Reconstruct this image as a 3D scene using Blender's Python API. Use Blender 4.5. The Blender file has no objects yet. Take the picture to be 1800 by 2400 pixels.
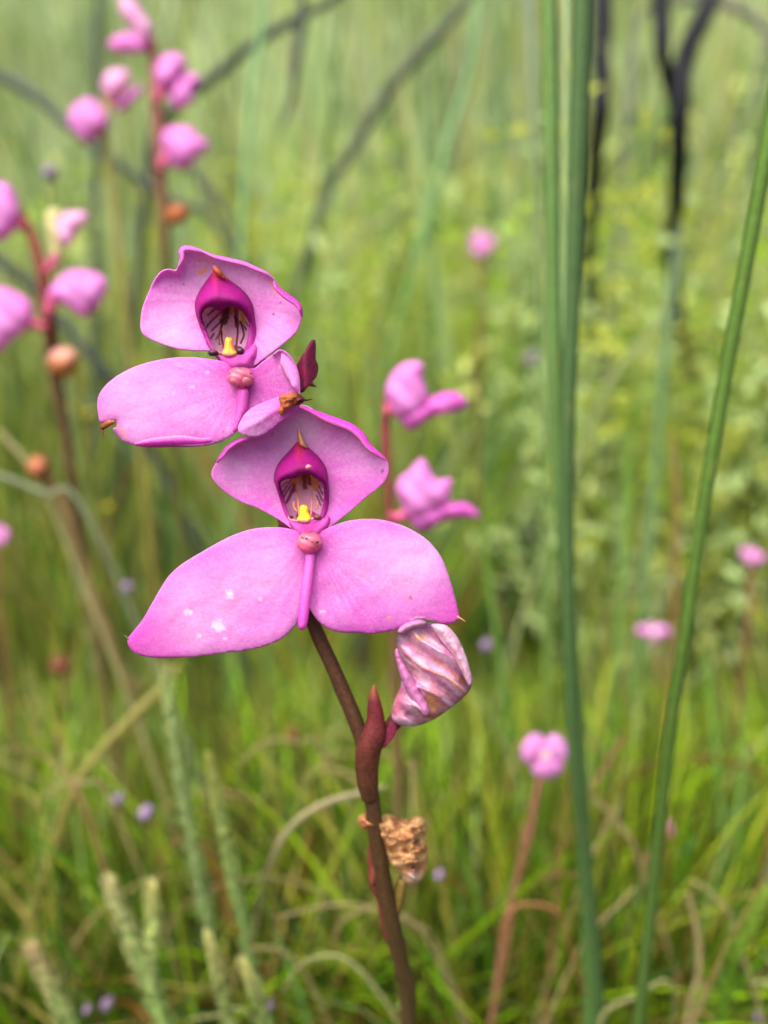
import bpy, math, random
import numpy as np
from mathutils import Vector
from mathutils.geometry import delaunay_2d_cdt

random.seed(7); rng = np.random.default_rng(7)
SC = bpy.context.scene
COL = SC.collection

# ------------------------------------------------------------------ camera
CAM = np.array([0.0, 0.0, 0.30]); PITCH = math.radians(15.0); LENS = 26.0
cd = bpy.data.cameras.new('camera'); cam = bpy.data.objects.new('camera', cd); COL.objects.link(cam)
cam.location = CAM; cam.rotation_euler = (math.pi / 2 - PITCH, 0, 0)
cd.sensor_fit = 'VERTICAL'; cd.sensor_height = 36.0; cd.sensor_width = 27.0; cd.lens = LENS
cd.clip_start = 0.005; cd.clip_end = 400
cd.dof.use_dof = True; cd.dof.focus_distance = 0.0995; cd.dof.aperture_fstop = LENS / 3.4
SC.camera = cam

# ------------------------------------------------------------------ sky, sun, exposure
SUN_EL, SUN_AZ = math.radians(62), math.radians(215)      # azimuth measured from +Y, clockwise
w = bpy.data.worlds.new('World'); SC.world = w; w.use_nodes = True
nt = w.node_tree; bg = nt.nodes['Background']
sky = nt.nodes.new('ShaderNodeTexSky'); sky.sky_type = 'NISHITA'; sky.sun_disc = False
sky.sun_elevation = SUN_EL; sky.sun_rotation = SUN_AZ
sky.air_density = 0.7; sky.dust_density = 6.0; sky.ozone_density = 1.0
nt.links.new(sky.outputs[0], bg.inputs[0]); bg.inputs[1].default_value = 0.10
sl = bpy.data.lights.new('sun', 'SUN'); sun = bpy.data.objects.new('sun', sl); COL.objects.link(sun)
sl.energy = 1.5; sl.angle = math.radians(75); sl.color = (1.0, 0.96, 0.87)
sd = Vector((math.sin(SUN_AZ) * math.cos(SUN_EL), math.cos(SUN_AZ) * math.cos(SUN_EL), math.sin(SUN_EL)))
sun.rotation_euler = sd.to_track_quat('Z', 'Y').to_euler(); sun.location = (0, -2, 4)
SC.view_settings.view_transform = 'Standard'; SC.view_settings.look = 'None'
SC.view_settings.gamma = 1.0; SC.view_settings.use_curve_mapping = False
SC.view_settings.exposure = 1.52
SC.render.engine = 'CYCLES'
SC.cycles.use_denoising = True
try: SC.cycles.denoiser = 'OPENIMAGEDENOISE'
except Exception: pass
SC.cycles.max_bounces = 7; SC.cycles.transmission_bounces = 4; SC.cycles.diffuse_bounces = 4

# ------------------------------------------------------------------ helpers
FWD = np.array([0, math.cos(PITCH), -math.sin(PITCH)]); UPV = np.array([0, math.sin(PITCH), math.cos(PITCH)])
RGT = np.array([1.0, 0, 0])
PXS = 27.0 / LENS / 1800.0                                  # metres per pixel of the photo, at one metre
def at(px, py, D):
    """point of the place seen at photo pixel (px, py), D metres in front of the lens"""
    px, py, D = np.broadcast_arrays(np.asarray(px, float), np.asarray(py, float), np.asarray(D, float))
    x = (px - 900) * PXS; y = (1200 - py) * PXS
    return CAM + D[..., None] * (FWD + x[..., None] * RGT + y[..., None] * UPV)
def ground_z(x, y):
    x = np.asarray(x, float); y = np.asarray(y, float)
    t = np.clip(y - 0.75, 0, None)
    z = 0.52 * t * t / (t + 0.5)
    z = np.where(y > 12, z * 0 + 0.52 * 11.25**2 / 11.75 + (y - 12) * 0.12, z)
    return z + 0.012 * np.sin(9 * x + 1.3) * np.sin(7 * y) + 0.03 * np.sin(1.7 * x) * np.clip(t, 0, 1)
def lin(c):
    c = np.asarray(c, float) / 255.0
    return np.where(c <= 0.04045, c / 12.92, ((c + 0.055) / 1.055) ** 2.4)
def _h(ix, iy, s):
    n = (ix * 374761393 + iy * 668265263 + s * 1442695041) & 0xffffffff
    n = ((n ^ (n >> 13)) * 1274126177) & 0xffffffff
    return ((n ^ (n >> 16)) & 0xffff) / 65535.0
def noise(x, y, s=0):
    x = np.asarray(x, float); y = np.asarray(y, float)
    ix = np.floor(x).astype(np.int64); iy = np.floor(y).astype(np.int64)
    fx = x - ix; fy = y - iy; fx = fx * fx * (3 - 2 * fx); fy = fy * fy * (3 - 2 * fy)
    a = _h(ix, iy, s); b = _h(ix + 1, iy, s); c = _h(ix, iy + 1, s); d = _h(ix + 1, iy + 1, s)
    return (a + (b - a) * fx) * (1 - fy) + (c + (d - c) * fx) * fy
def fbm(x, y, s=0, o=3):
    t = 0; a = 0.5
    for k in range(o):
        t = t + a * noise(x * 2**k, y * 2**k, s + k); a *= 0.5
    return t / (1 - 0.5**o)
def sstep(a, b, x):
    t = np.clip((np.asarray(x, float) - a) / (b - a), 0, 1); return t * t * (3 - 2 * t)
def mixc(a, b, t): return np.asarray(a) * (1 - t[..., None]) + np.asarray(b) * t[..., None]

WLOC = {}
def link(name, data, origin, parent=None):
    o = bpy.data.objects.new(name, data); COL.objects.link(o)
    origin = np.asarray(origin, float)
    if parent is not None:
        o.parent = parent; o.location = origin - WLOC[parent.name]
    else: o.location = origin
    WLOC[o.name] = origin
    return o
def tag(o, label=None, cat=None, group=None, kind=None):
    if label: o['label'] = label
    if cat: o['category'] = cat
    if group: o['group'] = group
    if kind: o['kind'] = kind
    return o
def thing(name, origin, label, cat, group=None):
    return tag(link(name, None, origin), label, cat, group)
def meshobj(name, V, F, mat, parent=None, origin=None, col=None, thick=0, smooth=True):
    V = np.asarray(V, float)
    if origin is None: origin = WLOC[parent.name] if parent is not None else V.mean(0)
    me = bpy.data.meshes.new(name); me.from_pydata((V - origin).tolist(), [], [list(map(int, f)) for f in F])
    if smooth: me.polygons.foreach_set('use_smooth', np.ones(len(me.polygons), bool))
    if col is not None:
        at_ = me.color_attributes.new('pigment', 'FLOAT_COLOR', 'POINT')
        c4 = np.ones((len(V), 4)); c4[:, :3] = np.clip(np.broadcast_to(col, (len(V), 3)), 0, 1); at_.data.foreach_set('color', c4.ravel())
    me.materials.append(mat); me.update()
    o = link(name, me, origin, parent)
    if thick:
        m = o.modifiers.new('thickness', 'SOLIDIFY'); m.thickness = thick; m.offset = 0
    return o

# ------------------------------------------------------------------ materials
def mat_pigment(name, rough=0.5, transl=0.25, grain=3000, bump=0.15, gvar=0.12, spec=0.3, sheen=0.0, sparkle=0.0):
    m = bpy.data.materials.new(name); m.use_nodes = True; n = m.node_tree.nodes; l = m.node_tree.links
    p = n['Principled BSDF']; out = n['Material Output']
    a = n.new('ShaderNodeAttribute'); a.attribute_name = 'pigment'
    tc = n.new('ShaderNodeTexCoord'); nz = n.new('ShaderNodeTexNoise'); nz.inputs['Scale'].default_value = grain; nz.inputs['Detail'].default_value = 3
    l.new(tc.outputs['Object'], nz.inputs['Vector'])
    mr = n.new('ShaderNodeMapRange'); mr.inputs[1].default_value = 0.3; mr.inputs[2].default_value = 0.7
    mr.inputs[3].default_value = 1 - gvar; mr.inputs[4].default_value = 1 + gvar; l.new(nz.outputs[0], mr.inputs[0])
    mx = n.new('ShaderNodeVectorMath'); mx.operation = 'SCALE'; l.new(a.outputs['Color'], mx.inputs[0]); l.new(mr.outputs[0], mx.inputs['Scale'])
    c = mx.outputs[0]
    if sparkle:
        vz = n.new('ShaderNodeTexVoronoi'); vz.inputs['Scale'].default_value = grain * 1.3; l.new(tc.outputs['Object'], vz.inputs['Vector'])
        r2 = n.new('ShaderNodeMapRange'); r2.inputs[1].default_value = 0.45; r2.inputs[2].default_value = 0.0; r2.inputs[3].default_value = 0; r2.inputs[4].default_value = sparkle
        l.new(vz.outputs['Distance'], r2.inputs[0])
        mm = n.new('ShaderNodeMix'); mm.data_type = 'RGBA'; l.new(r2.outputs[0], mm.inputs[0]); l.new(c, mm.inputs[6]); mm.inputs[7].default_value = (0.9, 0.55, 0.85, 1)
        c = mm.outputs[2]
    l.new(c, p.inputs['Base Color']); p.inputs['Roughness'].default_value = rough
    p.inputs['Specular IOR Level'].default_value = spec
    if sheen: p.inputs['Sheen Weight'].default_value = sheen
    if bump:
        b = n.new('ShaderNodeBump'); b.inputs['Strength'].default_value = bump; b.inputs['Distance'].default_value = 0.0002
        l.new(nz.outputs[0], b.inputs['Height']); l.new(b.outputs[0], p.inputs['Normal'])
    if transl:
        t = n.new('ShaderNodeBsdfTranslucent'); l.new(c, t.inputs[0]); ms = n.new('ShaderNodeMixShader'); ms.inputs[0].default_value = transl
        l.new(p.outputs[0], ms.inputs[1]); l.new(t.outputs[0], ms.inputs[2]); l.new(ms.outputs[0], out.inputs[0])
    return m
M_PETAL = mat_pigment('petal_tissue', 0.55, 0.34, 2300, 0.3, 0.09, 0.22, sparkle=0.22)
M_INNER = mat_pigment('inner_petal_tissue', 0.6, 0.2, 2600, 0.25, 0.12, 0.15)
M_WAXY = mat_pigment('waxy_tissue', 0.32, 0.1, 1800, 0.15, 0.10, 0.5)
M_STEM = mat_pigment('stem_skin', 0.6, 0.0, 2200, 0.3, 0.3, 0.2)
M_DRY = mat_pigment('withered_tissue', 0.6, 0.25, 1500, 0.5, 0.15, 0.25)
M_GRASS = mat_pigment('grass_blade', 0.5, 0.48, 300, 0.0, 0.15, 0.3)
M_RUSH = mat_pigment('rush_skin', 0.65, 0.0, 700, 0.2, 0.12, 0.12)
M_CHAR = mat_pigment('charred_bark', 0.75, 0.0, 160, 0.6, 0.45, 0.2)

def mat_soil():
    m = bpy.data.materials.new('soil'); m.use_nodes = True; n = m.node_tree.nodes; l = m.node_tree.links; p = n['Principled BSDF']
    tc = n.new('ShaderNodeTexCoord'); nz = n.new('ShaderNodeTexNoise'); nz.inputs['Scale'].default_value = 14; nz.inputs['Detail'].default_value = 8
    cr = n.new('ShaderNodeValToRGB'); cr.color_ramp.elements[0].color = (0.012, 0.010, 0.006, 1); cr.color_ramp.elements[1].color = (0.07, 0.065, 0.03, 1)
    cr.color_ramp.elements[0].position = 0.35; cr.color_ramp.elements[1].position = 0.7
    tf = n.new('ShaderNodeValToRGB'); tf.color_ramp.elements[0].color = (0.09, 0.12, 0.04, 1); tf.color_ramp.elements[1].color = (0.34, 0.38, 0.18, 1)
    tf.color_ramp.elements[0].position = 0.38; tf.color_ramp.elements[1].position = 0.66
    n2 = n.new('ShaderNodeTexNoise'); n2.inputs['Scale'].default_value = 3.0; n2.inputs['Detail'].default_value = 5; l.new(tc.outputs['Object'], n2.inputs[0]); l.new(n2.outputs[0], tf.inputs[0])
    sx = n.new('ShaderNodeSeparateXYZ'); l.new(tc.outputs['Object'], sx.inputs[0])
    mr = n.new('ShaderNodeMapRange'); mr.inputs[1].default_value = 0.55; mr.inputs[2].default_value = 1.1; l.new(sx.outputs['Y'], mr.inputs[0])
    mm = n.new('ShaderNodeMix'); mm.data_type = 'RGBA'; l.new(mr.outputs[0], mm.inputs[0]); l.new(cr.outputs[0], mm.inputs[6]); l.new(tf.outputs[0], mm.inputs[7])
    l.new(tc.outputs['Object'], nz.inputs[0]); l.new(nz.outputs[0], cr.inputs[0]); l.new(mm.outputs[2], p.inputs[0]); p.inputs['Roughness'].default_value = 0.95
    b = n.new('ShaderNodeBump'); b.inputs['Distance'].default_value = 0.01; l.new(nz.outputs[0], b.inputs['Height']); l.new(b.outputs[0], p.inputs['Normal'])
    return m

# ------------------------------------------------------------------ shape builders
def smooth_loop(pts, n=140):
    p = np.asarray(pts, float); N = len(p); out = []
    k = max(2, n // N)
    for i in range(N):
        a, b, c, d = p[i - 1], p[i], p[(i + 1) % N], p[(i + 2) % N]
        for t in np.arange(k) / k:
            out.append(0.5 * ((2 * b) + (-a + c) * t + (2 * a - 5 * b + 4 * c - d) * t * t + (-a + 3 * b - 3 * c + d) * t**3))
    return np.array(out)
def inside(P, poly):
    x, y = P[:, 0], P[:, 1]; r = np.zeros(len(P), bool); x0, y0 = poly[-1]
    for x1, y1 in poly:
        c = ((y1 > y) != (y0 > y)) & (x < (x0 - x1) * (y - y1) / ((y0 - y1) if y0 != y1 else 1e-9) + x1)
        r ^= c; x0, y0 = x1, y1
    return r
def segdist(P, A, B):
    d = B - A; L = (d * d).sum() + 1e-12
    t = np.clip(((P - A) @ d) / L, 0, 1); return np.hypot(*(P - (A + t[:, None] * d)).T)
def polydist(P, poly, closed=True):
    r = np.full(len(P), 1e9); n = len(poly)
    for i in range(n if closed else n - 1): r = np.minimum(r, segdist(P, poly[i], poly[(i + 1) % n]))
    return r
def sheet2d(outline, step, holes=()):
    """even triangulation of an outline; returns points, triangles, distance to the rim"""
    lo, hi = outline.min(0), outline.max(0)
    gx, gy = np.meshgrid(np.arange(lo[0], hi[0], step), np.arange(lo[1], hi[1], step * 0.866))
    gx = gx + (np.arange(gx.shape[0]) % 2)[:, None] * step * 0.5
    G = np.c_[gx.ravel(), gy.ravel()]; G = G[inside(G, outline)]
    rims = [outline] + list(holes)
    e = np.min([polydist(G, r) for r in rims], 0); G = G[e > step * 0.55]
    for h in holes: G = G[~inside(G, h)]
    pts = np.concatenate(rims + [G]); edges = []; k = 0
    for r in rims:
        edges += [(k + i, k + (i + 1) % len(r)) for i in range(len(r))]; k += len(r)
    v, _, f, *_ = delaunay_2d_cdt([Vector(p) for p in pts], edges, [], 1, 1e-4)
    v = np.array([(a.x, a.y) for a in v]); f = np.array([t for t in f if len(t) == 3])
    c = v[f].mean(1)
    keep = inside(c, outline)
    for h in holes: keep &= ~inside(c, h)
    return v, f[keep], polydist(v, outline)
def petal(name, outline, D, off, color, mat, parent, step=5, hole=None, thick=0.00018, n=140, holes=()):
    """a curved sheet with the given outline (photo pixels at depth D); off(x, y, e) in mm away from the lens"""
    o = smooth_loop(outline, n); hs = [smooth_loop(h, 90) for h in holes]
    v, f, e = sheet2d(o, step, hs)
    x, y = v[:, 0], v[:, 1]
    k = D / 0.1
    V = at(x, y, D + off(x, y, e) * 0.001 * k)
    F = f[:, ::-1]
    return meshobj(name, V, F, mat, parent, None, color(x, y, e), thick)
def lump(name, outline, D, front, back, color, mat, parent=None, step=6, disp=None, n=100, origin=None):
    """closed body with the given outline; front/back bulge in mm"""
    o = smooth_loop(outline, n); v, f, e = sheet2d(o, step); x, y = v[:, 0], v[:, 1]
    E = e.max(); q = np.clip(e / E, 0, 1); dome = np.sqrt(1 - (1 - q) ** 2); k = D / 0.1
    d = disp(x, y, e) * np.minimum(1, q * 3) if disp is not None else 0
    A = at(x, y, D + (-front * dome + d) * 0.001 * k); B = at(x, y, D + (back * dome + 0.15) * 0.001 * k)
    nv = len(v); rim = [i for i in range(nv) if e[i] < 1e-3]
    V = np.concatenate([A, B]); F = [t[::-1] for t in f.tolist()] + [[a + nv for a in t] for t in f.tolist()]
    # stitch the rim
    ec = {}
    for t in f.tolist():
        for i in range(3):
            a, b = t[i], t[(i + 1) % 3]; ec[(a, b)] = 1
    for a, b in list(ec):
        if (b, a) not in ec: F.append([a, b, b + nv, a + nv])
    c = color(x, y, e)
    return meshobj(name, V, F, mat, parent, origin, np.concatenate([c, c]))
def frames(P):
    T = np.gradient(P, axis=0); T /= np.linalg.norm(T, axis=1)[:, None] + 1e-12
    u = np.cross(T[0], [0.3, 1, 0.2]); u /= np.linalg.norm(u); U = []
    for t in T:
        u = u - t * (u @ t); u /= np.linalg.norm(u); U.append(u)
    U = np.array(U); return U, np.cross(T, U)
def spline(P, n):
    P = np.asarray(P, float); N = len(P)
    if N < 3: 
        t = np.linspace(0, 1, n)[:, None]; return P[0] * (1 - t) + P[-1] * t
    t = np.linspace(0, N - 1 - 1e-6, n); i = t.astype(int); f = (t - i)[:, None]
    g = lambda k: P[np.clip(k, 0, N - 1)]
    a, b, c, d = g(i - 1), g(i), g(i + 1), g(i + 2)
    return 0.5 * (2 * b + (-a + c) * f + (2 * a - 5 * b + 4 * c - d) * f**2 + (-a + 3 * b - 3 * c + d) * f**3)
def tube_geo(P, R, n=10, segs=8, wob=0, seed=0):
    P = np.asarray(P, float); S = spline(np.c_[P, np.broadcast_to(R, len(P))], n); C, r = S[:, :3], np.maximum(S[:, 3], 1e-5)
    U, W = frames(C); a = np.arange(segs) * 2 * math.pi / segs
    if wob: 
        r = r[:, None] * (1 + wob * (noise(np.arange(n)[:, None] * 0.9 + np.zeros(segs), np.arange(segs)[None] * 1.3, seed) - 0.5) * 2)
    else: r = r[:, None] * np.ones(segs)
    V = C[:, None] + (U[:, None] * np.cos(a)[None, :, None] + W[:, None] * np.sin(a)[None, :, None]) * r[..., None]
    V = V.reshape(-1, 3); F = []
    for i in range(n - 1):
        for j in range(segs): F.append([i * segs + j, i * segs + (j + 1) % segs, (i + 1) * segs + (j + 1) % segs, (i + 1) * segs + j])
    F.append(list(range(segs))[::-1]); F.append([(n - 1) * segs + j for j in range(segs)])
    s = np.repeat(np.linspace(0, 1, n), segs)
    return V, F, s
def tube(name, P, R, mat, col, parent=None, n=10, segs=8, origin=None, wob=0, seed=0):
    """col: one colour, or a list blended from start to end"""
    V, F, s = tube_geo(P, R, n, segs, wob, seed)
    c = np.asarray(col, float)
    if c.ndim == 2:
        xs = np.linspace(0, 1, len(c)); c = np.stack([np.interp(s, xs, c[:, k]) for k in range(3)], 1)
    if origin is None and parent is None: origin = np.asarray(P[0], float)
    if mat is M_STEM: c = np.broadcast_to(c, (len(V), 3)) * (0.72 + 0.56 * fbm(np.tile(np.arange(segs), n) * 1.7, s * n * .22, 5))[:, None]
    return meshobj(name, V, F, mat, parent, origin, c)
def ptube(name, pts, mat, col, parent=None, **kw):
    """pts: (px, py, D, width in px)"""
    p = np.asarray(pts, float); return tube(name, at(p[:, 0], p[:, 1], p[:, 2]), p[:, 3] * 0.5 * p[:, 2] * PXS, mat, col, parent, **kw)
def rooted(pts, drift=0.0):
    """carry a stem given in pixels on down to the ground: returns world points and radii"""
    p = np.asarray(pts, float); W = list(at(p[:, 0], p[:, 1], p[:, 2])); R = list(p[:, 3] * 0.5 * p[:, 2] * PXS)
    d = W[-1] - W[-2]; d = d / max(abs(d[2]), 1e-6); q = W[-1].copy(); 
    zg = float(ground_z(q[0], q[1])); h = q[2] - zg
    dx = np.clip(d[0] if d[2] < 0 else 0, -0.4, 0.4); dy = np.clip(d[1] if d[2] < 0 else 0, -0.2, 0.2)
    for t in (0.33, 0.66, 1.0):
        s = q + np.array([dx * h * t * (1 - 0.4 * t) + drift * t * t, dy * h * t * (1 - 0.4 * t), 0])
        s[2] = q[2] - h * t; 
        if t == 1.0: s[2] = float(ground_z(s[0], s[1])) - 0.004
        W.append(s); R.append(R[-1])
    return np.array(W), np.array(R)
def blob(name, center, rad, mat, col, parent=None, rings=8, segs=12, amp=0.0, freq=1.0, seed=0, colfn=None, axes=None):
    th = np.linspace(0, math.pi, rings + 1)[1:-1]; ph = np.arange(segs) * 2 * math.pi / segs
    d = [np.array([0, 0, 1.0])] + [np.array([math.sin(t) * math.cos(p), math.sin(t) * math.sin(p), math.cos(t)]) for t in th for p in ph] + [np.array([0, 0, -1.0])]
    d = np.array(d); r = 1 + amp * (noise(d[:, 0] * freq + d[:, 2] * 2.1 + 9, d[:, 1] * freq + d[:, 2] + 9, seed) - 0.5) * 2
    L = d * np.asarray(rad) * r[:, None]
    A = np.stack(axes if axes is not None else (RGT, FWD, UPV))          # local x right, y away, z up
    V = np.asarray(center) + L @ A
    n = len(d); F = []
    for j in range(segs): F.append([0, 1 + j, 1 + (j + 1) % segs])
    for i in range(rings - 2):
        for j in range(segs):
            a = 1 + i * segs; F.append([a + j, a + segs + j, a + segs + (j + 1) % segs, a + (j + 1) % segs])
    a = 1 + (rings - 2) * segs
    for j in range(segs): F.append([n - 1, a + (j + 1) % segs, a + j])
    c = colfn(d) if colfn else np.broadcast_to(np.asarray(col, float), (n, 3))
    return meshobj(name, V, F, mat, parent, None if parent is not None else np.asarray(center), c)

# ================================================================== the setting: ground
def build_ground():
    ys = np.concatenate([np.linspace(-60, -1, 12), np.linspace(-0.8, 4, 60), np.geomspace(4.4, 120, 24)])
    xs = np.concatenate([-np.geomspace(80, 2.2, 16), np.linspace(-2, 2, 50), np.geomspace(2.2, 80, 16)])
    X, Y = np.meshgrid(xs, ys); Z = ground_z(X, Y)
    V = np.c_[X.ravel(), Y.ravel(), Z.ravel()]; nx = len(xs); F = []
    for i in range(len(ys) - 1):
        for j in range(nx - 1): F.append([i * nx + j, i * nx + j + 1, (i + 1) * nx + j + 1, (i + 1) * nx + j])
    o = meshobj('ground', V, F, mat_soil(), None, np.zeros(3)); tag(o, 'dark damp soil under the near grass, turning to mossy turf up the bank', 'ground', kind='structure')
build_ground()

# ================================================================== grass (nobody could count it)
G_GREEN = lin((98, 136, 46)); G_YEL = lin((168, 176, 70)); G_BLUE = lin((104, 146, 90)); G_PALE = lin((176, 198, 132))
G_OLIVE = lin((116, 120, 52)); G_TAN = lin((176, 158, 104)); G_RUST = lin((150, 98, 58)); G_DARK = lin((52, 84, 34)); G_LIME = lin((150, 182, 44)); G_HAZE_PALE = lin((196, 206, 164)); G_SAGE = lin((140, 164, 124))  # the whitish last-but-one tone carries veiling haze in the pigment
def blades(name, label, x, y, h, width, lean, col, K=5, curl=0.6, seed=0, az=None, cat='grass'):
    r = np.random.default_rng(seed); N = len(x)
    z = ground_z(x, y) - 0.003
    az = r.uniform(0, 2 * math.pi, N) if az is None else az
    face = r.uniform(0, math.pi, N)
    t = np.linspace(0, 1, K + 1)
    bend = lean[:, None] * (t[None] + curl * t[None] ** 2.2)
    hz = h[:, None] * (t[None] - 0.25 * np.clip(bend, 0, 1.6) * t[None] ** 2)
    hx = h[:, None] * bend
    wv = width[:, None] * (0.5 * (1 - t[None] ** 2.2) + 0.02)
    cx = x[:, None] + hx * np.cos(az)[:, None]; cy = y[:, None] + hx * np.sin(az)[:, None]; cz = z[:, None] + hz
    sx = np.cos(face)[:, None] * wv; sy = np.sin(face)[:, None] * wv
    V = np.stack([np.stack([cx - sx, cy - sy, cz], -1), np.stack([cx + sx, cy + sy, cz], -1)], 2)      # N,K+1,2,3
    V = V.reshape(-1, 3); stride = 2 * (K + 1)
    base = (np.arange(N) * stride)[:, None] + (np.arange(K) * 2)[None]
    Q = np.stack([base, base + 1, base + 3, base + 2], -1).reshape(-1, 4)
    me = bpy.data.meshes.new(name); me.vertices.add(len(V)); me.vertices.foreach_set('co', V.astype(np.float32).ravel())
    me.loops.add(Q.size); me.loops.foreach_set('vertex_index', Q.astype(np.int32).ravel())
    me.polygons.add(len(Q)); me.polygons.foreach_set('loop_start', (np.arange(len(Q)) * 4).astype(np.int32)); 
    me.polygons.foreach_set('use_smooth', np.ones(len(Q), bool))
    me.update(calc_edges=True)
    a = me.color_attributes.new('pigment', 'FLOAT_COLOR', 'POINT'); c = np.ones((N, stride, 4)); c[..., :3] = col[:, None, :]
    a.data.foreach_set('color', c.astype(np.float32).ravel()); me.materials.append(M_GRASS)
    o = link(name, me, np.zeros(3)); tag(o, label, cat, kind='stuff'); return o
def pick(r, N, pal, w):
    w = np.asarray(w, float); w = w / w.sum(axis=-1, keepdims=True)
    if w.ndim == 1: w = np.broadcast_to(w, (N, len(pal)))
    u = r.random(N)[:, None]; k = (u > np.cumsum(w, 1)).sum(1).clip(0, len(pal) - 1)
    return np.asarray(pal)[k]
PAL = [G_GREEN, G_YEL, G_BLUE, G_PALE, G_OLIVE, G_TAN, G_RUST, G_DARK, G_LIME, G_HAZE_PALE, G_SAGE]
def grass_field(name, label, N, yr, hr, wr, seed, clump, weights, leanr=(0.05, 0.5), nclump=None, vary=0.25, K=5, hook=None, rich=1.0):
    r = np.random.default_rng(seed); N = int(N * 1.4); nc = int((nclump or N // 25) * 1.4)
    cy = r.uniform(yr[0] ** 0.7, yr[1] ** 0.7, nc) ** (1 / 0.7); span = 0.20 + 1.0 * cy
    cx = r.uniform(-1, 1, nc) * span
    rel = cx / span
    W = np.array([weights(a, b) for a, b in zip(rel, cy)])
    cc = pick(r, nc, PAL, W); hs = r.uniform(0.75, 1.2, nc); bright = r.choice([0.45, 0.7, 1.0, 1.25, 1.5], nc) * r.uniform(.9, 1.25, nc)
    k = r.integers(0, nc, N)
    x = cx[k] + r.normal(0, 1, N) * clump * (0.5 + cy[k]); y = cy[k] + r.normal(0, 1, N) * clump * (0.5 + cy[k])
    own = pick(r, N, PAL, W[k]); m = r.random(N) < 0.3
    col = np.where(m[:, None], own, cc[k]) * (bright[k] * r.uniform(1 - vary, 1 + vary, N))[:, None]
    col = np.clip(col, 0, 1) ** rich * (1.0 if rich == 1 else 1.18)
    h = r.uniform(*hr, N) * hs[k]; wd = r.uniform(*wr, N); lean = r.uniform(*leanr, N) ** 1.3
    if hook is not None: h = hook(x, y, h)
    ok = (y > yr[0] * 0.9) & (h > 0.01)
    return blades(name, label, x[ok], y[ok], h[ok], wd[ok], lean[ok], col[ok], K, 0.7, seed + 1)
def w_near(a, y):      # weights: GREEN YEL BLUE PALE OLIVE TAN RUST DARK LIME
    return [2.4, 2.2, 0.4, 0.6, 1.4 + 0.8 * (a < -0.2), 0.9, 0.45, 0.9, 2.2, 0, 0]
def w_mid(a, y):
    L = 1.0 if a < -0.14 else 0.0
    return [1.6, 2.0, 0.8, 1.3 - .5 * L, 1.1 + 2.2 * L, 1.0 + 0.6 * L, 0.3 + 0.6 * L, 0.8 + 0.5 * L, 1.2 - .5 * L, .3, .8]
def w_far(a, y):  # weighted to washed-out tones: background haze is painted into the blade colours
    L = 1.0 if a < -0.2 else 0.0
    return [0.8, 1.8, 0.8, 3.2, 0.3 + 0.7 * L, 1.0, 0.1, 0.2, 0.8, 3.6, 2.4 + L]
def cap_near(x, y, h):  # keeps the blades close to the lens below the orchid
    lim = 0.30 - (0.015 + 0.50 * y); return np.minimum(h, np.clip(lim, 0.05, 1) * np.random.default_rng(3).uniform(0.6, 1.12, len(h)))
grass_field('grass', 'fine green and straw coloured grass blades around the orchid stem', 13000, (0.165, 0.42), (0.08, 0.24), (0.0010, 0.0030), 11, 0.010, w_near, (0.05, 0.65), hook=cap_near, rich=1.3, vary=0.5, nclump=420)
grass_field('grass', 'blurred meadow grass standing behind the orchid', 20000, (0.40, 1.1), (0.12, 0.34), (0.0016, 0.0042), 21, 0.010, w_mid, (0.03, 0.42), nclump=420, vary=0.35)
grass_field('grass', 'tall grass covering the bank in the background, haze painted into its pale colours', 16000, (0.95, 3.6), (0.20, 0.50), (0.003, 0.0075), 31, 0.022, w_far, (0.05, 0.6), nclump=420, K=4)
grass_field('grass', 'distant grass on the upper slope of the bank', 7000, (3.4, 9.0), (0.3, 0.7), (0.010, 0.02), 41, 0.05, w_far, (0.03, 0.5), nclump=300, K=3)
grass_field('grass', 'hair-fine bright yellow-green blades among the near grass', 17000, (0.17, 0.36), (0.09, 0.24), (0.0006, 0.0015), 71, 0.014, lambda a, y: [2.4, 2.6, 0, .8, 1.0, 1.0, .3, .9, 2.6, 0, 0], (0.05, 0.8), hook=cap_near, rich=1.3, vary=0.4, nclump=700)
grass_field('grass', 'broader bright and dark blades standing in the near grass', 1500, (0.175, 0.34), (0.09, 0.22), (0.0018, 0.0036), 91, 0.02, lambda a, y: [2, 2, .6, 1.6, .8, 1.2, .6, 1.8, 2.6, .4, 0], (0.05, 0.7), hook=cap_near, rich=1.3, vary=0.45, nclump=700)
def curled_straws():
    r = np.random.default_rng(81); V = []; F = []; C = []; k = 0
    for i in range(150):
        y = r.uniform(.17, .42); x = r.uniform(-1, 1) * (.09 + .5 * y); top = (0.30 - .02 - .55 * y) * r.uniform(.55, 1.05); rad = r.uniform(.012, .035); th = r.uniform(0, math.pi)
        a = np.linspace(math.pi * r.uniform(.75, 1.05), -math.pi * r.uniform(.0, .35), 14); d = np.array([math.cos(th), math.sin(th) * .5, 0])
        P = np.array([x, y, max(top, .04) - rad]) + rad * np.cos(a)[:, None] * d + rad * r.uniform(.7, 1.2) * np.sin(a)[:, None] * [0, 0, 1]
        P = np.concatenate([[[P[0][0], P[0][1], -.002]], P])
        v, f, _ = tube_geo(P, np.linspace(.00055, .0003, len(P)), 26, 4); V.append(v); F += [[q + k for q in t] for t in f]; k += len(v)
        C.append(np.broadcast_to(pick(r, 1, [G_TAN, lin((206, 190, 130)), G_RUST, G_YEL], [2, 2, 1, 1])[0] * r.uniform(.6, 1), (len(v), 3)))
    o = meshobj('curled_straws', np.concatenate(V), F, M_GRASS, None, np.zeros(3), np.concatenate(C)); tag(o, 'tangle of hair-thin curled dry stalks looping through the low grass', 'straw', kind='stuff')
curled_straws()
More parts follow.
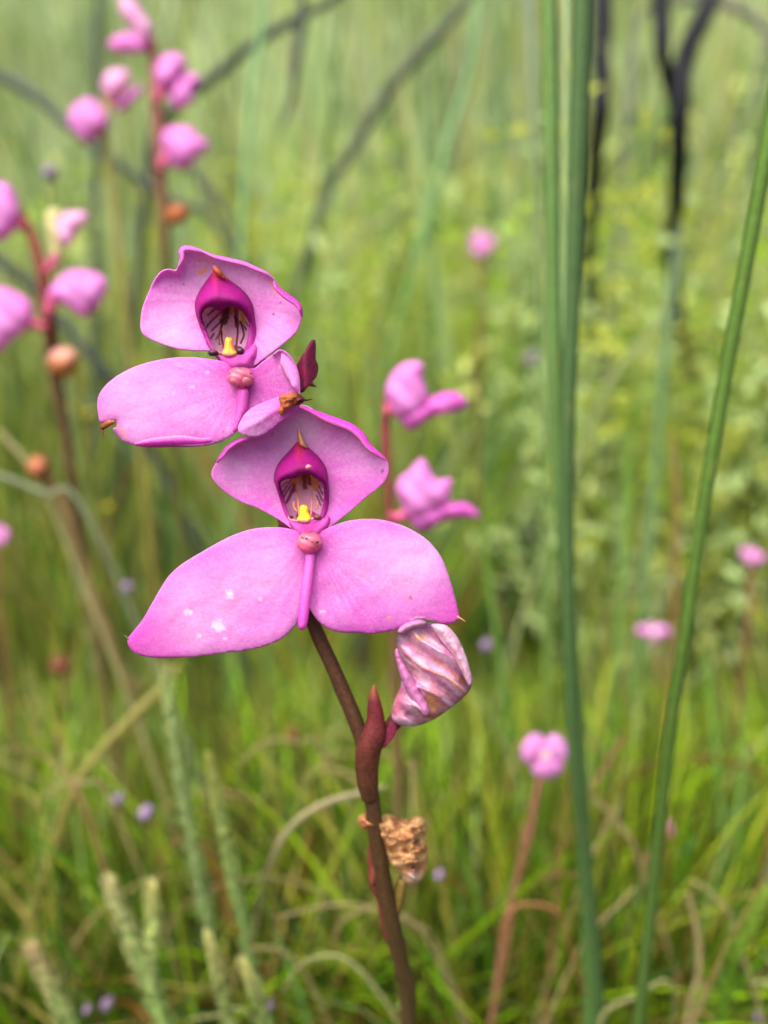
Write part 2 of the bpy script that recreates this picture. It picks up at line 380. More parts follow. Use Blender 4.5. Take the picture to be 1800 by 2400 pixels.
def tall_rushes():
    r = np.random.default_rng(51); N = 680
    y = r.uniform(0.46, 1.6, N); span = 0.2 + 0.8 * y; x = r.uniform(-1, 1, N) * span
    h = r.uniform(0.30, 0.62, N) + 0.18 * y; wd = r.uniform(0.003, 0.008, N) * (0.7 + 0.6 * y); lean = r.uniform(0.0, 0.22, N)
    left = x < -0.06
    h = np.where(left & (r.random(N) < 0.55), h * 0.5, h)
    col = pick(r, N, [G_BLUE, G_PALE, G_GREEN, G_TAN, G_OLIVE, lin((80, 92, 74)), G_YEL, G_HAZE_PALE, G_DARK], [2.2, 2.0, 1.2, 1.0, 0.9, 0.6, 1.4, 0.9, 0.8]) * r.uniform(0.6, 1.2, N)[:, None]
    blades('rushes', 'mass of soft blurred upright rushes behind the orchids', x, y, h, wd, lean, col, 5, 0.3, 52, cat='rush')
tall_rushes()
def leafy_sprigs():
    """low heath sprigs: many little leaves up each shoot"""
    r = np.random.default_rng(61); V = []; F = []; C = []
    for i in range(490):
        y = r.uniform(0.46, 1.25); a = r.uniform(-0.25, 1.0) if i % 4 else r.uniform(-1, 1); x = a * (0.08 + 0.6 * y)
        z0 = float(ground_z(x, y)); hh = r.uniform(0.16, 0.36) + 0.1 * y
        if i >= 420:
            y = r.uniform(0.36, 0.48); x = r.uniform(0.10, 0.27) * y / 0.42; hh = r.uniform(0.14, 0.30) + 0.25 * (y - .36)
        dx, dy = r.normal(0, 0.18, 2); cbase = pick(r, 1, [G_YEL, G_LIME, G_PALE, G_GREEN, lin((196, 204, 120))], [2, 1.3, 2, 0.5, 1.5])[0] * r.uniform(0.9, 1.4)
        m = 46; t = np.sqrt(r.uniform(0.1, 1, m)); s = (0.004 + 0.006 * y) * r.uniform(0.5, 1.2, m)
        c = np.c_[x + dx * hh * t * t, y + dy * hh * t * t, z0 + hh * t] + r.normal(0, 0.006 + 0.006 * y, (m, 3)) * [1, 1, 0.4]
        u = r.normal(0, 1, (m, 3)); u /= np.linalg.norm(u, axis=1)[:, None]; v = r.normal(0, 1, (m, 3)); v -= u * (u * v).sum(1)[:, None]; v /= np.linalg.norm(v, axis=1)[:, None]
        k = len(V) * 4
        q = np.stack([c - u * s[:, None], c - v * s[:, None] * 0.4, c + u * s[:, None], c + v * s[:, None] * 0.4], 1)
        V.append(q.reshape(-1, 3)); C.append(np.repeat(cbase[None] * r.uniform(0.8, 1.2, (m, 1)), 4, 0))
    V = np.concatenate(V); C = np.concatenate(C); F = np.arange(len(V)).reshape(-1, 4)
    o = meshobj('heath_sprigs', V, F, M_GRASS, None, np.zeros(3), C, smooth=False); tag(o, 'low leafy yellow-green sprigs mixed through the background grass', 'foliage', kind='stuff')
leafy_sprigs()

# ================================================================== the orchid in focus
PK = lin((214, 110, 202)); PK_LT = lin((224, 158, 218)); PK_HOT = lin((220, 68, 192)); PK_PALE = lin((228, 192, 224))
MAG = lin((186, 34, 150)); MAG_DK = lin((140, 10, 112)); CRIM = lin((120, 12, 60)); TANC = lin((214, 160, 120)); BROWN = lin((150, 76, 40))
def zc(pts, ox, oy, s): return [(ox + a / s, oy + b / s) for a, b in pts]
Z2 = lambda pts: zc(pts, 280, 920, 1.975)        # lower flower
Z1 = lambda pts: zc(pts, 200, 540, 2.765)        # upper flower
ZC1 = lambda pts: zc(pts, 600, 980, 6.505)       # lower flower, throat
ZC2 = lambda pts: zc(pts, 440, 600, 6.705)       # upper flower, throat
def petal_color(base_pt, tone=1.0, pale=None, hot_edge=18, seed=0, scuffs=(), specks=(), tip_hot=None, rust=()):
    bx, by = base_pt
    def fn(x, y, e):
        r = np.hypot(x - bx, y - by); a = np.arctan2(y - by, x - bx)
        vein = fbm(a * 16, r / 160, seed, 3); blot = fbm(x / 60, y / 60, seed + 5, 3)
        fine = fbm(x / 9, y / 9, seed + 9, 2); wide = fbm(x / 130, y / 130, seed + 15, 2)
        v1 = fbm(a * 22 + 0.8 * np.sin(r / 50), r / 300, seed + 21, 2)
        c = mixc(PK, PK_LT, np.clip(1.8 * (wide - 0.5) + 0.8 * (blot - 0.5) + 0.8 * (vein - 0.5) + 0.35 * (fine - 0.5) + 0.5, 0, 1))
        c = mixc(c, PK_HOT, 0.38 * sstep(0.5, 0.72, v1) * sstep(260, 60, r))
        c = mixc(c, PK_HOT, np.clip(0.7 * np.exp(-e / hot_edge) * (0.25 + noise(x / 60, y / 60, seed + 2)), 0, 1))
        c = mixc(c, PK_LT, 0.5 * np.exp(-(e / 2.5) ** 2))
        c = mixc(c, PK_HOT, 0.6 * np.exp(-(r / 75) ** 2))
        c = mixc(c, PK_HOT, 0.15 * sstep(0.56, 0.75, vein))
        if tip_hot is not None:
            (tx, ty, tr) = tip_hot; c = mixc(c, PK_HOT, 0.75 * np.exp(-(((x - tx) ** 2 + (y - ty) ** 2) / tr**2)))
        if pale is not None:
            for (tx, ty, tr, s) in pale: c = mixc(c, PK_PALE, s * np.exp(-(((x - tx) ** 2 + (y - ty) ** 2) / tr**2)))
        c = c * tone
        for (tx, ty, rx, ry, col) in scuffs:
            q = np.hypot((x - tx) / rx, (y - ty) / ry) + 0.9 * (noise(x / 6, y / 6, seed + 8) - 0.5)
            c = mixc(c, col, 1 - sstep(0.6, 1.0, q))
        for (x0, y0, x1, y1, wd) in rust:
            q = segdist(np.c_[x, y], np.array([x0, y0], float), np.array([x1, y1], float)) / wd + 0.7 * (noise(x / 9, y / 9, seed + 3) - 0.5)
            c = mixc(c, lin((226, 160, 110)), 0.85 * (1 - sstep(0.5, 1.0, q)))
        return c
    return fn
WHITE = lin((240, 206, 234)); BLACK = lin((40, 14, 30))

orchid = thing('orchid', np.array([at(975, 2400, 0.134)[0], at(975, 2400, 0.134)[1] + 0.03, 0.0]),
               'sharp pink orchid with two open flowers above two withered blooms on a brown stem', 'orchid')
# main stem, from the soil to behind the upper flower
sp = np.array([(690, 900, .1085, 17), (684, 1000, .1090, 19), (672, 1120, .1090, 21), (664, 1235, .1085, 24), (694, 1360, .1080, 28), (742, 1480, .1078, 33), (800, 1610, .1082, 35), (850, 1740, .1090, 37),
               (870, 1860, .1110, 37), (886, 1990, .1140, 37), (912, 2130, .1180, 38), (942, 2270, .1230, 38), (958, 2400, .1290, 38)])
Wp = at(sp[:, 0], sp[:, 1], sp[:, 2]); Rp = sp[:, 3] * .5 * sp[:, 2] * PXS
b0 = WLOC['orchid']; 
Wp = np.concatenate([Wp, [Wp[-1] * 0.5 + b0 * 0.5 + [0, -0.004, 0], b0 + [0, 0, -0.004]]]); Rp = np.r_[Rp, Rp[-1], Rp[-1] * 1.1]
stem = tube('stem', Wp, Rp, M_STEM, [lin((74, 36, 32)), lin((76, 44, 32)), lin((72, 48, 30)), lin((70, 52, 30)), lin((74, 64, 34))], orchid, n=60, segs=16, wob=0.05)

def flower_body(px, py, D, stem_i):
    p0 = at(px, py, D + 0.0005); p1 = at(px - 6, py - 40, D + 0.0045); p2 = Wp[stem_i]
    return tube('flower', [p0, p1, p2], [0.0013, 0.0017, 0.0011], M_STEM, [PK_HOT, lin((170, 60, 110)), lin((110, 50, 60))], orchid, n=12, segs=12)

def throat(parent, D, outer, opening, stripes, apex, k=1.0):
    """magenta hood of the two inner petals with the striped hollow inside"""
    ty = min(q[1] for q in opening); opening = [(x, y + 7 * max(0, 1 - (y - ty) / 60)) for x, y in opening]
    op = smooth_loop(opening, 90)
    def off(x, y, e):
        ei = polydist(np.c_[x, y], op); a = e / (e + ei + 1e-6)
        bul = 1.3 + 3.1 * np.exp(-((y - apex[1] - 55) / 45) ** 2)
        return 3.9 - bul * np.sin(np.clip(a, 0, 1) * math.pi * 0.62) / 0.93
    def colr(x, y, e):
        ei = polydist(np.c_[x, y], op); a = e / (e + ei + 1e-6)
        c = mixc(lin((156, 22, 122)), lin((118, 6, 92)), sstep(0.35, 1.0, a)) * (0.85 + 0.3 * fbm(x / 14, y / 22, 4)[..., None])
        c = mixc(c, lin((206, 60, 70)), 0.85 * np.exp(-(((x - apex[0]) / 12) ** 2 + ((y - apex[1]) / 30) ** 2)))
        c = mixc(c, lin((150, 16, 90)), 0.5 * np.exp(-((x - apex[0] - (y - apex[1]) * 0.06) / 2.5) ** 2) * (y < apex[1] + 75))
        lo = sstep(apex[1] + 120, apex[1] + 175, y)
        return mixc(c, lin((206, 74, 174)), lo * .85)
    petal('petal', outer, D, off, colr, M_INNER, parent, step=3.5, thick=0.00035, n=150, holes=[opening])
    opl = op
    cx, cy = op.mean(0)
    big = [(cx + (x - cx) * 1.06, cy + (y - cy) * 1.04) for x, y in opening]
    def off2(x, y, e):
        q = np.clip(e / 34, 0, 1); return 3.0 + 2.6 * np.sqrt(1 - (1 - q) ** 2)
    def col2(x, y, e):
        P = np.c_[x, y]
        c = mixc(lin((240, 184, 224)), lin((232, 170, 190)), np.exp(-((x - cx) / 24) ** 2))
        c = mixc(c, lin((150, 84, 40)), 0.9 * sstep(cy + 4, cy - 46, y) * np.exp(-((x - cx) / 26) ** 2))
        for (x0, y0, x1, y1, wd, sc) in stripes:
            q = segdist(P, np.array([x0, y0]), np.array([x1, y1])) / (wd * 0.75) + 0.5 * (noise(x / 4, y / 4, 3) - 0.5)
            c = mixc(c, sc, 0.9 * (1 - sstep(0.7, 1.25, q)))
        return c
    petal('throat', big, D, off2, col2, M_INNER, parent, step=2.2, thick=0.0002, n=110)
def beak(parent, D, pts, off, col):
    P = np.asarray(pts, float)
    petal('beak', pts, D, lambda x, y, e: off - 1.1 * np.minimum(e / 6, 1), lambda x, y, e: np.broadcast_to(col, (len(x), 3)) * (0.85 + 0.3 * noise(x / 5, y / 9)[:, None]), M_DRY, parent, step=2.5, thick=0.0002, n=40)
def stigma(parent, px, py, D, rx, ry, specks, lobes=False):
    s = D * PXS; c0 = lin((206, 104, 130)); c1 = lin((212, 74, 124))
    sp_ = np.asarray(specks, float)
    def cf(d):
        c = mixc(c0, c1, sstep(0.1, -0.8, d[:, 2])); c = c * (0.85 + 0.3 * noise(d[:, 0] * 4 + 5, d[:, 2] * 4 + 5, 3)[:, None])
        for (u, v, r) in specks:
            q = np.hypot(d[:, 0] - u, d[:, 2] - v); c = mixc(c, BLACK, (1 - sstep(r * 0.7, r * 1.3, q)) * (d[:, 1] < 0))
        return c
    o = blob('stigma', at(px, py, D - 0.0002), (rx * s, 0.0015, ry * s), M_WAXY, c0, parent, rings=40, segs=64, amp=0.08, freq=1.5, seed=2, colfn=cf)
    for sgn in ((-1, 1) if lobes else ()):
        blob('stigma_lobe', at(px + sgn * rx * 0.38, py + ry * 0.25, D - 0.00060), (rx * s * 0.52, 0.00095, ry * s * 0.56), M_WAXY, c0 * 0.98, o, rings=12, segs=18, amp=0.06, freq=2, seed=5)
    return o
def tongue(parent, D, outl, col):
    cx = np.mean([p[0] for p in outl])
    petal('rostellum', outl, D, lambda x, y, e: -1.2 - 0.8 * np.clip(e / 4.0, 0, 1), lambda x, y, e: mixc(mixc(col, col * [0.9, 0.6, 0.4], np.exp(-((x - cx) / 2.2) ** 2) * 0.7), lin((214, 84, 178)), sstep(max(p[1] for p in outl) - 11, max(p[1] for p in outl) - 2, y)), M_WAXY, parent, step=2, thick=0.0004, n=60)

# ---------------- lower flower
D1 = 0.1000
f1 = flower_body(726, 1262, D1 + 0.001, 3)
c1 = (700, 1112)
open1 = ZC1([(372, 940), (430, 892), (520, 872), (600, 865), (645, 835), (675, 802), (760, 792), (830, 797), (900, 862), (955, 892), (1025, 960), (1040, 1080), (1040, 1190), (1022, 1330), (990, 1460), (930, 1545), (820, 1600), (720, 1612), (620, 1590), (545, 1545), (490, 1470), (440, 1335), (400, 1180), (370, 1050)])
outer1 = ZC1([(655, 362), (610, 400), (520, 510), (400, 640), (322, 770), (292, 900), (302, 985), (340, 1100), (385, 1240), (430, 1380), (480, 1520), (560, 1650), (700, 1720), (860, 1710), (990, 1640), (1075, 1500), (1100, 1350), (1097, 1180), (1090, 1050), (1075, 880), (1048, 760), (980, 650), (870, 530), (770, 445), (700, 385)])
DS = Z2([(812, 640), (740, 590), (640, 535), (560, 505), (490, 460), (440, 412), (425, 380), (432, 350), (450, 318), (470, 285), (505, 242), (560, 215), (640, 200), (700, 165), (760, 112), (825, 66), (862, 62), (905, 84), (980, 112), (1080, 150), (1130, 190), (1160, 238), (1200, 275), (1235, 310), (1247, 355), (1235, 400), (1200, 440), (1150, 480), (1090, 530), (1030, 580), (985, 615), (940, 650), (880, 660)])
def off_dorsal(c, back=4.9, seed=0, curl=1.5):
    def fn(x, y, e):
        r = np.hypot(x - c[0], y - c[1]); low = sstep(c[1] + 60, c[1] + 150, y)
        return back - 3.0 * (r / 210) ** 1.3 - curl * np.exp(-e / 9) * sstep(c[1] - 20, c[1] - 90, y) + 0.5 * (fbm(x / 70, y / 70, seed) - 0.5) - 2.0 * low * np.exp(-(r / 170) ** 2)
    return fn
petal('dorsal_sepal', DS, D1, off_dorsal(c1), petal_color(c1, 0.93, pale=[(705, 1010, 55, 0.75), (650, 1080, 70, 0.3)], seed=3, rust=[(745, 968, 800, 985, 4), (845, 1020, 885, 1068, 4)],
      scuffs=[(897, 1104, 3, 5, BLACK), (637, 1015, 3, 3, BLACK), (507, 1082, 3, 3, BLACK)]), M_PETAL, f1, step=4.5, holes=[[(c1[0] + (x - c1[0]) * 1.12, c1[1] + (y - c1[1]) * 1.06) for x, y in open1]])
def fold(parent, path, wpx, D, off, col, name='sepal_fold'):
    """rolled-over rim of a sepal: a half tube along a path"""
    p = np.asarray(path, float); tube_w = np.interp(np.linspace(0, 1, len(p)), [0, .3, .75, 1], [0.15, 1, 0.8, 0.1]) * wpx
    S = spline(np.c_[p, tube_w, np.broadcast_to(off, len(p))], 44); n = len(S); T = np.gradient(S[:, :2], axis=0); T /= np.linalg.norm(T, axis=1)[:, None]; Nn = np.c_[T[:, 1], -T[:, 0]]
    K = 7; a = np.linspace(0, 1, K); V = []; 
    for j in a:
        wig = 1 + 0.25 * (noise(np.arange(n) * 0.13, np.full(n, 3.0), 9) - 0.5)
        V.append(at(S[:, 0] + Nn[:, 0] * S[:, 2] * j * wig, S[:, 1] + Nn[:, 1] * S[:, 2] * j * wig, D + 0.001 * (S[:, 3] - 0.9 * math.sin(j * math.pi * 0.75) * np.minimum(1, S[:, 2] / (wpx * 0.6)))))
    V = np.stack(V, 1).reshape(-1, 3); F = [[i * K + j, i * K + j + 1, (i + 1) * K + j + 1, (i + 1) * K + j] for i in range(n - 1) for j in range(K - 1)]
    jj = np.tile(a, n); c = mixc(col, lin((230, 150, 212)), 0.6 * sstep(0.5, 0.95, jj)); c = mixc(c, lin((230, 180, 140)), 0.7 * sstep(0.86, 1.0, jj))
    meshobj(name, V, F, M_PETAL, parent, None, c, 0.0002)
fold(f1, Z2([(835, 64), (900, 82), (980, 110), (1078, 148), (1132, 192), (1162, 240), (1200, 275), (1236, 312)]), -17, D1, 0.9, PK_HOT)
fold(f1, Z2([(450, 320), (470, 286), (505, 243), (560, 214), (635, 200)]), -9, D1, 0.9, PK_HOT * 0.9)
LL = Z2([(850, 660), (780, 630), (700, 625), (620, 632), (530, 660), (440, 705), (380, 740), (290, 795), (230, 850), (190, 910), (150, 980), (110, 1050), (60, 1113), (40, 1145), (48, 1180), (75, 1205), (130, 1222), (210, 1228), (300, 1226), (400, 1216), (500, 1203), (600, 1190), (680, 1170), (740, 1145), (790, 1105), (828, 1055), (852, 980), (868, 880), (880, 790), (890, 720)])
def off_lat(c, ax, seed, amp=2.2, tilt=0.0, lo=0.0):
    def fn(x, y, e):
        dx, dy = x - c[0], y - c[1]; s = (dx * ax[0] + dy * ax[1]) / 300; t = (-dx * ax[1] + dy * ax[0]) / 110
        return 1.2 + amp * s**2 + tilt * s - 0.9 * np.cos(np.clip(t, -1.6, 1.6)) * s + 0.7 * (fbm(x / 90, y / 90, seed) - 0.5) + 0.25 * np.exp(-e / 7) + 0.13 * (fbm(x / 34, y / 34, seed + 3) - 0.5) + lo * sstep(0.2, 1.0, t)
    return fn
petal('lateral_sepal', LL, D1, off_lat((726, 1271), (-.9, .42), 11, 2.0, -0.6), petal_color((735, 1262), 1.0, seed=11, tip_hot=(330, 1495, 95), pale=[(500, 1440, 120, 0.35), (600, 1320, 90, 0.25)],
      scuffs=[(513, 1465, 17, 14, WHITE), (538, 1392, 11, 13, WHITE), (443, 1433, 15, 8, WHITE), (526, 1497, 7, 6, WHITE), (610, 1402, 5, 5, WHITE), (468, 1490, 6, 4, WHITE)]), M_PETAL, f1)
LR = Z2([(880, 720), (905, 665), (950, 635), (1040, 600), (1110, 588), (1190, 587), (1260, 600), (1330, 625), (1400, 665), (1450, 710), (1490, 765), (1520, 840), (1545, 920), (1560, 980), (1572, 1040), (1560, 1058), (1520, 1068), (1460, 1060), (1410, 1048), (1380, 1050), (1350, 1068), (1300, 1090), (1240, 1105), (1170, 1115), (1100, 1110), (1040, 1110), (980, 1098), (935, 1070), (900, 1030), (880, 990), (872, 950), (874, 870), (876, 800)])
petal('lateral_sepal', LR, D1, off_lat((726, 1271), (.9, .42), 17, 1.8, -0.4), petal_color((742, 1290), 1.0, seed=17, tip_hot=(1060, 1440, 70), pale=[(950, 1340, 90, 0.45), (860, 1300, 60, 0.2)],
      scuffs=[(963, 1401, 6, 4, lin((190, 90, 110))), (912, 1447, 8, 4, lin((222, 150, 150))), (757, 1434, 8, 4, WHITE), (985, 1450, 26, 5, lin((252, 190, 236)))]), M_PETAL, f1)
ptube('sepal_tip', [(1071, 1446, .1012, 9), (1080, 1450, .1012, 5), (1091, 1457, .1012, 2)], M_DRY, lin((200, 140, 110)), f1, n=8, segs=6)
ptube('sepal_tip', [(302, 1500, .1012, 3), (296, 1492, .1012, 2), (290, 1488, .1012, 1)], M_DRY, lin((140, 120, 110)), f1, n=6, segs=5)
CR = lin((140, 8, 86)); BRN = lin((120, 50, 40)); AMB = lin((206, 140, 50))
def segs(Z, L): return [(*Z([a])[0], *Z([b])[0], wd, c) for a, b, wd, c in L]
st1 = segs(ZC1, [((400, 1140), (545, 920), 3, CR), ((410, 1210), (570, 960), 3, CR), ((440, 1310), (585, 1010), 3, CR), ((390, 1040), (480, 960), 2.5, CR), ((470, 1290), (560, 1120), 2.5, CR), ((930, 950), (1030, 1170), 3, CR), ((950, 910), (1040, 1060), 2.5, CR), ((940, 1090), (1030, 1270), 3, CR), ((930, 1180), (1000, 1330), 2.5, CR), ((740, 830), (745, 1050), 8, BRN), ((810, 860), (830, 1000), 7, lin((130, 30, 30))), ((590, 900), (580, 1110), 6, lin((140, 60, 50))), ((890, 880), (910, 1060), 11, AMB), ((600, 880), (580, 960), 8, AMB)])
throat(f1, D1, outer1, open1, st1, (702, 1042))
beak(f1, D1, ZC1([(648, 168), (700, 270), (745, 390), (775, 448), (700, 430), (655, 360), (640, 260)]), 3.0, TANC)
tongue(f1, D1, ZC1([(690, 1355), (770, 1355), (790, 1450), (830, 1530), (800, 1590), (730, 1600), (670, 1575), (640, 1545), (680, 1480)]), lin((250, 214, 40)))
def arm(parent, Z, pts, D, wpx, col, name='rostellum_arm'):
    q = Z([(p[0], p[1]) for p in pts]); ptube(name, [(a, b, D + p[2] * .001, wpx) for (a, b), p in zip(q, pts)], M_WAXY, col, parent, n=12, segs=6)
arm(f1, ZC1, [(660, 1560, -1.4), (600, 1565, -1.8), (530, 1540, -1.8), (500, 1510, -1.2)], D1, 4.5, lin((240, 160, 170)))
arm(f1, ZC1, [(820, 1540, -1.4), (850, 1535, -1.6), (890, 1520, -1.6)], D1, 4.5, lin((240, 160, 170)))
def gland(parent, Z, p, D, rx, ry, col, seed=1):
    (a, b), = Z([p]); s = D * PXS; blob('gland', at(a, b, D - .0018), (rx * s, .0005, ry * s), M_WAXY, col, parent, rings=10, segs=14, amp=0.2, freq=2, seed=seed)
gland(f1, ZC1, (942, 1512), D1, 10, 7, lin((110, 56, 60))); gland(f1, ZC1, (540, 1508), D1, 5, 3.5, lin((60, 24, 40)))
for pts in ([(620, 1100, 4.0), (640, 1250, 2.5), (655, 1400, .8), (665, 1540, -.6)], [(850, 1120, 4.0), (855, 1280, 2.5), (840, 1420, .8), (830, 1530, -.6)], [(580, 1270, 2.5), (575, 1340, 2.0), (600, 1395, 1.5), (630, 1410, 1.2)], [(935, 1260, 2.5), (940, 1320, 2.0), (915, 1380, 1.5)]):
    arm(f1, ZC1, pts, D1, 4.5, lin((214, 130, 100)), 'filament')
gland(f1, ZC1, (800, 745), D1 - .0006, 7.5, 5.5, lin((206, 130, 130)), 4)
def neck(parent, outl, D, cx):
    petal('column', outl, D, lambda x, y, e: 2.4 - 2.0 * np.clip(e / 22, 0, 1) ** .8, lambda x, y, e: mixc(lin((216, 100, 190)), lin((200, 62, 160)), fbm(x / 12, y / 20, 5)), M_INNER, parent, step=3.5, thick=0.0005, n=70)
neck(f1, Z2([(785, 585), (820, 608), (880, 612), (930, 600), (965, 575), (962, 615), (945, 650), (935, 675), (880, 690), (826, 675), (812, 640)]), D1, 720)
stigma(f1, 725.6, 1271, D1, 30, 26, [(-.55, .46, .07), (-.47, .40, .06), (-.15, .34, .08), (-.5, .22, .04), (.62, .0, .09), (.66, .07, .08), (.3, .05, .05), (.46, -.12, .04), (-.6, 0.0, .04), (.1, .2, .03), (.05, .0, .03)])
petal('lip', Z2([(868, 748), (898, 748), (897, 800), (890, 870), (878, 970), (866, 1065), (852, 1092), (834, 1086), (831, 1055), (838, 970), (850, 880), (862, 800)]), D1, lambda x, y, e: 0.2 - 0.5 * np.clip(e / 7, 0, 1) - 0.004 * (y - 1300), lambda x, y, e: mixc(lin((236, 120, 214)), PK_HOT, sstep(1330, 1470, y) * .7 + .3 * np.exp(-e / 3)), M_PETAL, f1, step=3, thick=0.0004, n=70)

# ---------------- upper flower
D2 = 0.0988
f2 = flower_body(564, 878, D2 + 0.001, 0)
c2 = (530, 705)
open2 = ZC2([(240, 820), (290, 762), (390, 735), (432, 772), (480, 805), (540, 815), (582, 768), (650, 740), (740, 745), (840, 800), (905, 880), (960, 1000), (970, 1120), (960, 1250), (925, 1400), (860, 1500), (760, 1575), (650, 1600), (550, 1580), (450, 1510), (370, 1420), (320, 1290), (282, 1150), (232, 1030), (224, 900)])
outer2 = ZC2([(460, 188), (405, 260), (300, 410), (200, 560), (147, 680), (132, 780), (150, 920), (190, 1050), (240, 1190), (300, 1330), (360, 1440), (440, 1560), (560, 1680), (720, 1730), (900, 1700), (1030, 1620), (1078, 1420), (1075, 1210), (1050, 1060), (1025, 900), (1000, 770), (930, 640), (820, 520), (680, 415), (560, 318), (520, 240)])
DS2 = Z1([(840, 800), (800, 780), (700, 778), (600, 768), (500, 738), (420, 705), (375, 675), (357, 630), (362, 540), (380, 470), (410, 400), (440, 335), (490, 270), (540, 252), (585, 260), (605, 225), (614, 180), (607, 140), (625, 110), (660, 102), (710, 112), (770, 140), (830, 162), (900, 175), (960, 188), (1030, 205), (1100, 235), (1180, 275), (1225, 320), (1245, 355), (1300, 405), (1370, 455), (1400, 500), (1407, 545), (1395, 600), (1370, 655), (1320, 705), (1270, 745), (1200, 800), (1140, 845), (1100, 875), (1020, 900), (920, 870)])
petal('dorsal_sepal', DS2, D2, off_dorsal(c2, seed=5), petal_color(c2, 1.0, pale=[(500, 630, 60, 0.6), (580, 640, 50, 0.45), (400, 770, 70, 0.35)], hot_edge=12, seed=23, rust=[(462, 612, 505, 602, 3), (470, 640, 484, 628, 7), (632, 652, 645, 690, 2)],
      scuffs=[(429, 809, 3, 2, BLACK), (455, 808, 2, 3, BLACK), (400, 669, 2, 2, BLACK), (432, 667, 2, 2, lin((120, 40, 90))), (658, 708, 2, 2, CRIM), (641, 735, 2, 3, CRIM)]), M_PETAL, f2, step=4.5, holes=[[(c2[0] + (x - c2[0]) * 1.12, c2[1] + (y - c2[1]) * 1.06) for x, y in open2]])
fold(f2, Z1([(735, 122), (830, 160), (900, 174), (960, 188), (1030, 205), (1100, 236), (1180, 275), (1222, 318)]), -9, D2, 0.9, PK)
fold(f2, Z1([(1225, 330), (1250, 362), (1300, 405), (1370, 455), (1402, 505), (1404, 560)]), -12, D2, 0.9, PK_HOT)
fold(f2, Z1([(598, 240), (614, 190), (607, 140), (628, 108), (665, 103), (720, 118), (780, 145)]), -12, D2, 0.8, PK)
LL2 = Z1([(985, 900), (920, 862), (880, 848), (800, 835), (700, 825), (600, 825), (500, 838), (400, 860), (300, 895), (200, 950), (130, 1010), (90, 1070), (80, 1130), (86, 1190), (95, 1238), (130, 1245), (165, 1238), (195, 1232), (206, 1250), (200, 1275), (182, 1285), (200, 1320), (240, 1360), (300, 1385), (400, 1402), (500, 1405), (600, 1398), (700, 1400), (800, 1390), (880, 1365), (950, 1330), (985, 1290), (1010, 1200), (1030, 1100), (1040, 1000)])
petal('lateral_sepal', LL2, D2, off_lat((564, 885), (-1, .15), 31, 1.8, -0.3, 0.8), petal_color((560, 900), 1.0, seed=31, tip_hot=None, pale=[(330, 930, 110, 0.25)], rust=[(266, 985, 274, 1000, 4), (284, 1006, 298, 1024, 4)],
      scuffs=[(448, 906, 9, 3, lin((238, 196, 230))), (408, 921, 3, 3, lin((238, 190, 230))), (525, 1010, 4, 2, CRIM), (488, 872, 8, 4, lin((246, 190, 236)))]), M_PETAL, f2)
fold(f2, Z1([(320, 1390), (420, 1402), (560, 1400), (700, 1399), (800, 1388), (890, 1362)]), 24, D2, 2.0, PK_HOT)
# browned, torn corner
ptube('withered_tip', [(268, 988, .1002, 8), (254, 992, .1000, 13), (243, 999, .0998, 14), (236, 1006, .0997, 7)], M_DRY, [lin((190, 120, 80)), BROWN, lin((90, 44, 30))], f2, n=14, segs=8, wob=0.5)
ptube('withered_tip', [(238, 1004, .0997, 6), (240, 1014, .0995, 3.5), (244, 1027, .0995, 1.5)], M_DRY, lin((110, 60, 40)), f2, n=8, segs=6, wob=0.3)
RL2 = Z1([(1020, 905), (1095, 892), (1150, 850), (1220, 800), (1258, 775), (1292, 785), (1330, 820), (1365, 880), (1384, 950), (1390, 1045), (1370, 1120), (1320, 1190), (1240, 1250), (1150, 1300), (1060, 1315), (1000, 1300), (1010, 1200), (1030, 1100), (1030, 1000)])
petal('lateral_sepal', RL2, D2, lambda x, y, e: 1.2 + 1.6 * ((x - 564) / 140) ** 2 - 0.8 * np.exp(-e / 8) * (x > 640), petal_color((575, 900), 0.92, seed=41, scuffs=[(657, 856, 7, 6, lin((240, 160, 225)))]), M_PETAL, f2, step=4.5)
fold(f2, Z1([(1250, 778), (1292, 784), (1332, 820), (1366, 880), (1386, 950), (1390, 1010), (1388, 1050)]), -30, D2, 2.2, lin((240, 150, 226)))
FL2 = Z1([(1250, 1080), (1180, 1105), (1100, 1140), (1045, 1180), (1008, 1235), (990, 1285), (1005, 1315), (1050, 1332), (1110, 1337), (1180, 1308), (1260, 1245), (1340, 1195), (1385, 1145), (1380, 1090), (1320, 1065)])
petal('sepal_flap', FL2, D2, lambda x, y, e: 0.2 - 1.1 * np.clip(e / 40, 0, 1) + 0.006 * (x - 600) + 0.4 * (fbm(x / 30, y / 30, 2) - .5), petal_color((690, 950), 0.98, seed=47, hot_edge=9), M_PETAL, f2, step=4)
lump('withered_tip', Z1([(1255, 1075), (1300, 1058), (1360, 1045), (1395, 1065), (1425, 1100), (1395, 1125), (1350, 1140), (1300, 1170), (1272, 1200), (1250, 1175), (1262, 1130)]), D2 - .0010, 1.3, 1.2, lambda x, y, e: mixc(lin((178, 98, 60)), lin((80, 26, 32)), np.clip(sstep(672, 708, x) + 0.5 * (fbm(x / 8, y / 8, 3) - .5), 0, 1)), M_DRY, f2, step=3, disp=lambda x, y, e: 1.2 * (fbm(x / 9, y / 6, 8) - .5), n=60)
ptube('withered_tip', [(708, 936, .0985, 9), (718, 938, .0988, 5), (732, 935, .0990, 2.5)], M_DRY, lin((80, 40, 40)), f2, n=8, segs=6)
